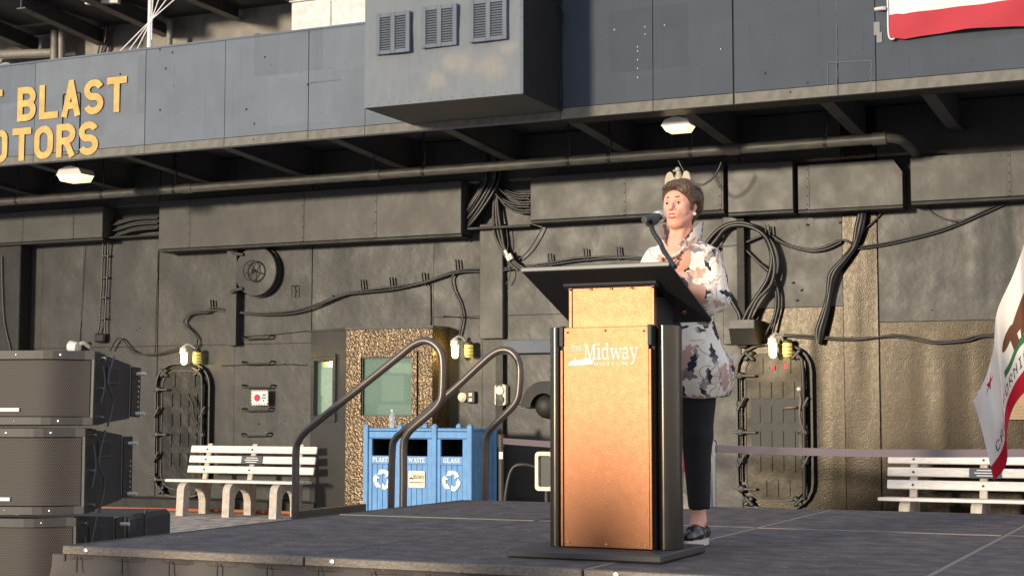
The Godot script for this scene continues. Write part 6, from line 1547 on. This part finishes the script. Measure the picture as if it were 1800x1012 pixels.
	for s in [-1.0, 1.0]:
		var el := Vector3(0.185, 1.12, 0.0) if s > 0 else Vector3(-0.21, 1.13, 0.03)
		var wr := Vector3(0.10, 1.19, 0.25) if s > 0 else Vector3(-0.13, 1.19, 0.29)
		bl.append(bone(Vector3(s * 0.145, 1.325, -0.01), 0.06, el + Vector3(0, 0.02, 0), 0.056, 0.03))
		bl.append(bone(el + Vector3(0, 0.02, 0), 0.056, el.lerp(wr, 0.30), 0.054, 0.03))
		bl.append(bone(el.lerp(wr, 0.1) + Vector3(0, -0.03, 0), 0.042, el.lerp(wr, 0.3) + Vector3(0.01 * s, -0.06, -0.02), 0.036, 0.03))
	# cut the hem level, with a longer back corner
	bl.append(bone(Vector3(-0.5, 0.44, 0), 0.27, Vector3(0.5, 0.41, 0), 0.27, 0.01, -1.0, Vector3.UP, 1.0))
	# open neck
	bl.append(bone(Vector3(0, 1.47, 0.035), 0.066, Vector3(0.0, 1.285, 0.165), 0.02, 0.012, -1.0))
	part(p, "blouse", flesh(bl, 0.0105, 0.02, 4.2, Vector3(1.6, 0.75, 1.6)), M.blouse)
	for s in [-1.0, 1.0]:
		var cb := MB.new()
		for side in 2:
			cb.sheet(func(u, v):
				var a: float = lerpf(0.25, 2.75, u if side == 0 else 1.0 - u)
				var w: float = 0.078 + 0.026 * (1 - v)
				var hgt: float = 0.125 * sin(clampf(a * 0.95, 0.15, PI - 0.1)) + 0.035
				return Vector3(s * sin(a) * w * 1.0, 1.365 + (1 - v) * hgt - 0.05 * (1 + cos(a)) * 0.5, cos(a) * w * 0.95 - 0.005) + Vector3(s * 0.002 * side, 0, 0), 16, 4)
		part(p, "collar", cb.done(), M.blouse)
		var cu := MB.new()
		var el := Vector3(0.185, 1.12, 0.0) if s > 0 else Vector3(-0.21, 1.13, 0.03)
		var wr := Vector3(0.10, 1.19, 0.25) if s > 0 else Vector3(-0.13, 1.19, 0.29)
		cu.tube([el.lerp(wr, 0.26), el.lerp(wr, 0.34), el.lerp(wr, 0.38)], [0.057, 0.059, 0.05], 16)
		part(p, "cuff", cu.done(), M.blouse)
	# necklaces
	for q in [[0.085, 0.1], [0.07, 0.15]]:
		var nb := MB.new()
		for k in 17:
			var a := lerpf(-1.25, 1.25, k / 16.0)
			nb.ball(Vector3(sin(a) * q[0] * 0.8, 1.405 - q[1] * cos(a) * 0.8, 0.075 + 0.062 * cos(a)), Vector3(0.0055, 0.0055, 0.0055) * (1.0 + 0.5 * (k % 2)), 6, 4)
		part(p, "necklace", nb.done(), M.pearl if q[0] > 0.08 else M.copper)
	# trousers
	var tr := []
	for s in [-1.0, 1.0]:
		tr.append(bone(Vector3(s * 0.085 - 0.02, 0.84, 0.0), 0.11, Vector3(s * 0.098 - 0.026, 0.50, 0.005), 0.072, 0.03)); tr.append(bone(Vector3(s * 0.098 - 0.026, 0.50, 0.005), 0.072, Vector3(s * 0.105 - 0.03, 0.185, -0.005), 0.052, 0.02))
	tr.append(bone(Vector3(-0.04, 0.88, 0), 0.13, Vector3(0.04, 0.88, 0), 0.13, 0.04))
	tr.append(bone(Vector3(-0.3, 0.03, 0), 0.135, Vector3(0.3, 0.03, 0), 0.135, 0.004, -1.0))
	part(p, "trousers", flesh(tr, 0.010, 0.006, 5.0, Vector3(1, 0.5, 1)), M.trousers)
	# patent loafers
	for s in [-1.0, 1.0]:
		var sh := node_part(p, "shoe", Transform3D(Basis(Vector3.UP, deg_to_rad(s * 6.0)), Vector3(s * 0.108 - 0.03, 0, 0.0)))
		part(sh, "upper", flesh([bone(Vector3(0, 0.055, -0.055), 0.034, Vector3(0, 0.052, 0.06), 0.036, 0.02), bone(Vector3(0, 0.05, 0.06), 0.04, Vector3(0, 0.043, 0.145), 0.032, 0.02, 1.0, Vector3.UP, 1.25), bone(Vector3(0, 0.07, 0.03), 0.032, Vector3(0, 0.06, 0.08), 0.034, 0.02), bone(Vector3(0, 0.15, -0.02), 0.04, Vector3(0, 0.11, 0.0), 0.03, 0.01, -1.0)], 0.006), M.gloss_black)
		var so := []
		for k in 20:
			var a := TAU * k / 20
			so.append(Vector2(cos(a) * (0.043 if sin(a) > 0 else 0.038), sin(a) * 0.135 + 0.045))
		var sb := MB.new(); sb.prism(PackedVector2Array(so), 0.0, 0.03, Transform3D(Basis(Vector3(1, 0, 0), Vector3(0, 0, 1), Vector3(0, -1, 0)), Vector3(0, 0.03, 0)))
		part(sh, "sole", sb.done(), M.sole)
	# wrist watch
	var el2 := Vector3(0.185, 1.12, 0.0)
	var wr2 := Vector3(0.10, 1.19, 0.25)
	var wt := part(p, "watch", tubem([el2.lerp(wr2, 0.84), el2.lerp(wr2, 0.92)], 0.034, 16), M.black)
	part(wt, "dial", boxm(Vector3(0.03, 0.012, 0.03), 0.004), M.gloss_black, at(el2.lerp(wr2, 0.88) + Vector3(0, 0.034, 0)))

func build_audience() -> void:
	# standing listeners out of frame: their heads and shoulders shade the foot of the lectern and the stage front
	var bn := [bone(Vector3(0, 0.95, 0), 0.15, Vector3(0, 1.36, 0.0), 0.15, 0.06, 1.0, Vector3.BACK, 1.35), bone(Vector3(-0.16, 1.38, 0.0), 0.075, Vector3(0.16, 1.38, 0.0), 0.075, 0.05), bone(Vector3(0, 1.40, 0), 0.055, Vector3(0, 1.52, 0.0), 0.05, 0.04), bone(Vector3(0, 1.60, 0.01), 0.085, Vector3(0, 1.64, 0.0), 0.09, 0.03)]
	for s in [-1.0, 1.0]:
		bn.append(bone(Vector3(s * 0.22, 1.37, 0), 0.055, Vector3(s * 0.27, 1.08, 0.02), 0.045, 0.03)); bn.append(bone(Vector3(s * 0.27, 1.08, 0.02), 0.042, Vector3(s * 0.22, 0.84, -0.12), 0.032, 0.02)); bn.append(bone(Vector3(s * 0.22, 0.84, -0.12), 0.035, Vector3(s * 0.21, 0.75, -0.15), 0.025, 0.02))
		bn.append(bone(Vector3(s * 0.09, 0.92, 0), 0.10, Vector3(s * 0.10, 0.50, 0), 0.07, 0.04)); bn.append(bone(Vector3(s * 0.10, 0.50, 0), 0.065, Vector3(s * 0.11, 0.08, 0.02), 0.042, 0.03)); bn.append(bone(Vector3(s * 0.11, 0.045, 0.03), 0.042, Vector3(s * 0.13, 0.04, -0.14), 0.036, 0.02))
	var mesh := flesh(bn, 0.02)
	var spots := [Vector3(-4.36, 0, 16.0), Vector3(-4.93, 0, 17.2), Vector3(-4.6, 0, 17.3), Vector3(-3.55, 0, 16.9), Vector3(-5.6, 0, 16.5), Vector3(-6.4, 0, 16.2), Vector3(-9.75, 0, 16.3)]
	for i in spots.size():
		var o := thing("person", "person in dark clothes standing on the open deck facing the stage", "person", spots[i], 0.1 * i, "standing audience")
		part(o, "body", mesh, M.skirt, Transform3D(Basis.from_scale(Vector3.ONE * [1.0, 1.0, 0.98, 0.95, 0.98, 0.93, 1.0][i]), Vector3.ZERO))

# ---------------------------------------------------------------- state flag cloth
func flag_texture() -> ImageTexture:
	var im := Image.create(768, 512, false, Image.FORMAT_RGB8)
	im.fill(Color(0.93, 0.90, 0.86))
	im.fill_rect(Rect2i(0, 424, 768, 88), Color(0.74, 0.06, 0.16))
	for y in range(60, 330):   # turf, bear and star
		for x in range(200, 620):
			var ty := 288 + 8 * sin(x * 0.05)
			if y > ty and y < ty + 34 and x > 240 and x < 590: im.set_pixel(x, y, Color(0.2, 0.45, 0.3))
			var e := pow((x - 420) / 110.0, 2) + pow((y - 205) / 52.0, 2)
			var hd := pow((x - 292) / 42.0, 2) + pow((y - 190) / 32.0, 2)
			var leg := y > 205 and y < 292 and (absf(x - 330 - (y - 240) * 0.2) < 20 or absf(x - 390) < 18 or absf(x - 465) < 20 or absf(x - 515 - (y - 240) * 0.15) < 20)
			if e < 1 or hd < 1 or leg: im.set_pixel(x, y, Color(0.36, 0.22, 0.15) if (x + y * 2) % 23 > 5 else Color(0.55, 0.36, 0.24))
	for y in range(30, 110):
		for x in range(40, 130):
			var q := Vector2(x - 85, y - 70)
			var a := fposmod(q.angle() + PI / 2, TAU / 5) - TAU / 10
			if q.length() * (0.62 + 0.95 * (TAU / 10 - absf(a))) < 26.0: pass
			if q.length() < 36.0 * (0.42 / (0.42 + 1.0 * (TAU / 10 - absf(a)) * 0.0 + absf(a) * 1.6)) : im.set_pixel(x, y, Color(0.74, 0.06, 0.16))
	var g := {"C": "01110100011000010000100001000101110", "A": "01110100011000111111100011000110001", "L": "10000100001000010000100001000011111", "I": "01110001000010000100001000010001110", "F": "11111100001000011110100001000010000", "O": "01110100011000110001100011000101110", "R": "11110100011000111110101001001010001", "N": "10001110011010110011100011000110001", "E": "11111100001000011110100001000011111", "P": "11110100011000111110100001000010000", "U": "10001100011000110001100011000101110", "B": "11110100011000111110100011000111110"}
	var s := "CALIFORNIA REPUBLIC"
	for i in s.length():
		if not g.has(s[i]): continue
		var bits: String = g[s[i]]
		for k in 35:
			if bits[k] == "1": im.fill_rect(Rect2i(48 + i * 36 + (k % 5) * 5, 352 + (k / 5) * 7, 5, 7), Color(0.14, 0.1, 0.09))
	im.generate_mipmaps()
	return ImageTexture.create_from_image(im)

func _ready() -> void:
	# camera
	var cam := Camera3D.new()
	cam.name = "camera"
	cam.position = Vector3(0, 1.25, 16.5)
	cam.rotation_degrees = Vector3(4.459, 24.8, 0)
	cam.fov = 20.704; cam.near = 0.1; cam.far = 2000
	add_child(cam)
	cam.current = true
	# sky and exposure: clear evening, sun low over the audience's heads
	var env := Environment.new()
	env.background_mode = Environment.BG_SKY
	var sm := ProceduralSkyMaterial.new()
	sm.sky_top_color = lin(0.34, 0.42, 0.56); sm.sky_horizon_color = lin(0.82, 0.74, 0.68); sm.sky_curve = 0.22
	sm.ground_bottom_color = lin(0.12, 0.12, 0.12); sm.ground_horizon_color = lin(0.45, 0.40, 0.35); sm.ground_curve = 0.05
	sm.sun_angle_max = 22.0; sm.sun_curve = 0.12
	var sky := Sky.new()
	sky.sky_material = sm
	env.sky = sky
	env.background_energy_multiplier = 1.4
	env.tonemap_mode = Environment.TONE_MAPPER_LINEAR
	env.tonemap_exposure = 1.2
	env.sdfgi_enabled = true; env.ssao_enabled = true; env.ssil_enabled = true
	var we := WorldEnvironment.new()
	we.name = "world_environment"; we.environment = env
	add_child(we)
	var sun := DirectionalLight3D.new()
	sun.name = "sun"
	var to := Vector3(-sin(deg_to_rad(18.0)), tan(deg_to_rad(5.8)), cos(deg_to_rad(18.0))).normalized()
	add_child(sun)
	sun.look_at_from_position(to * 50.0, Vector3.ZERO, Vector3.UP)
	sun.light_energy = 1.1; sun.light_color = Color(1.0, 0.935, 0.82); sun.light_angular_distance = 5.0; sun.shadow_enabled = true
	rng.seed = 1
	materials()
	var m := mt("banner_white", lin(0.74, 0.71, 0.70), 0.85); m.backlight_enabled = true; m.backlight = lin(0.15, 0.14, 0.14)
	m = mt("banner_red", lin(0.42, 0.035, 0.05), 0.85)
	m = mt("mic_mesh", lin(0.62, 0.6, 0.57), 0.4, 0.9)
	m = mt("state_cloth", Color.WHITE, 0.85); m.albedo_texture = flag_texture(); m.backlight_enabled = true; m.backlight = lin(0.35, 0.33, 0.32)
	# ground
	var g := MB.new()
	g.sheet(func(u, v): return Vector3(lerpf(-300, 300, u), 0.0, lerpf(-80, 500, v)), 4, 4)
	tag(part(self, "ground", g.done(), M.flight_deck), "grey non-skid flight deck", "", "", "structure")
	rng.seed = 9
	build_ship()
	build_stage()
	build_lectern()
	build_speaker()
	build_flags()
	build_furniture()
	build_fittings()
	build_audience()
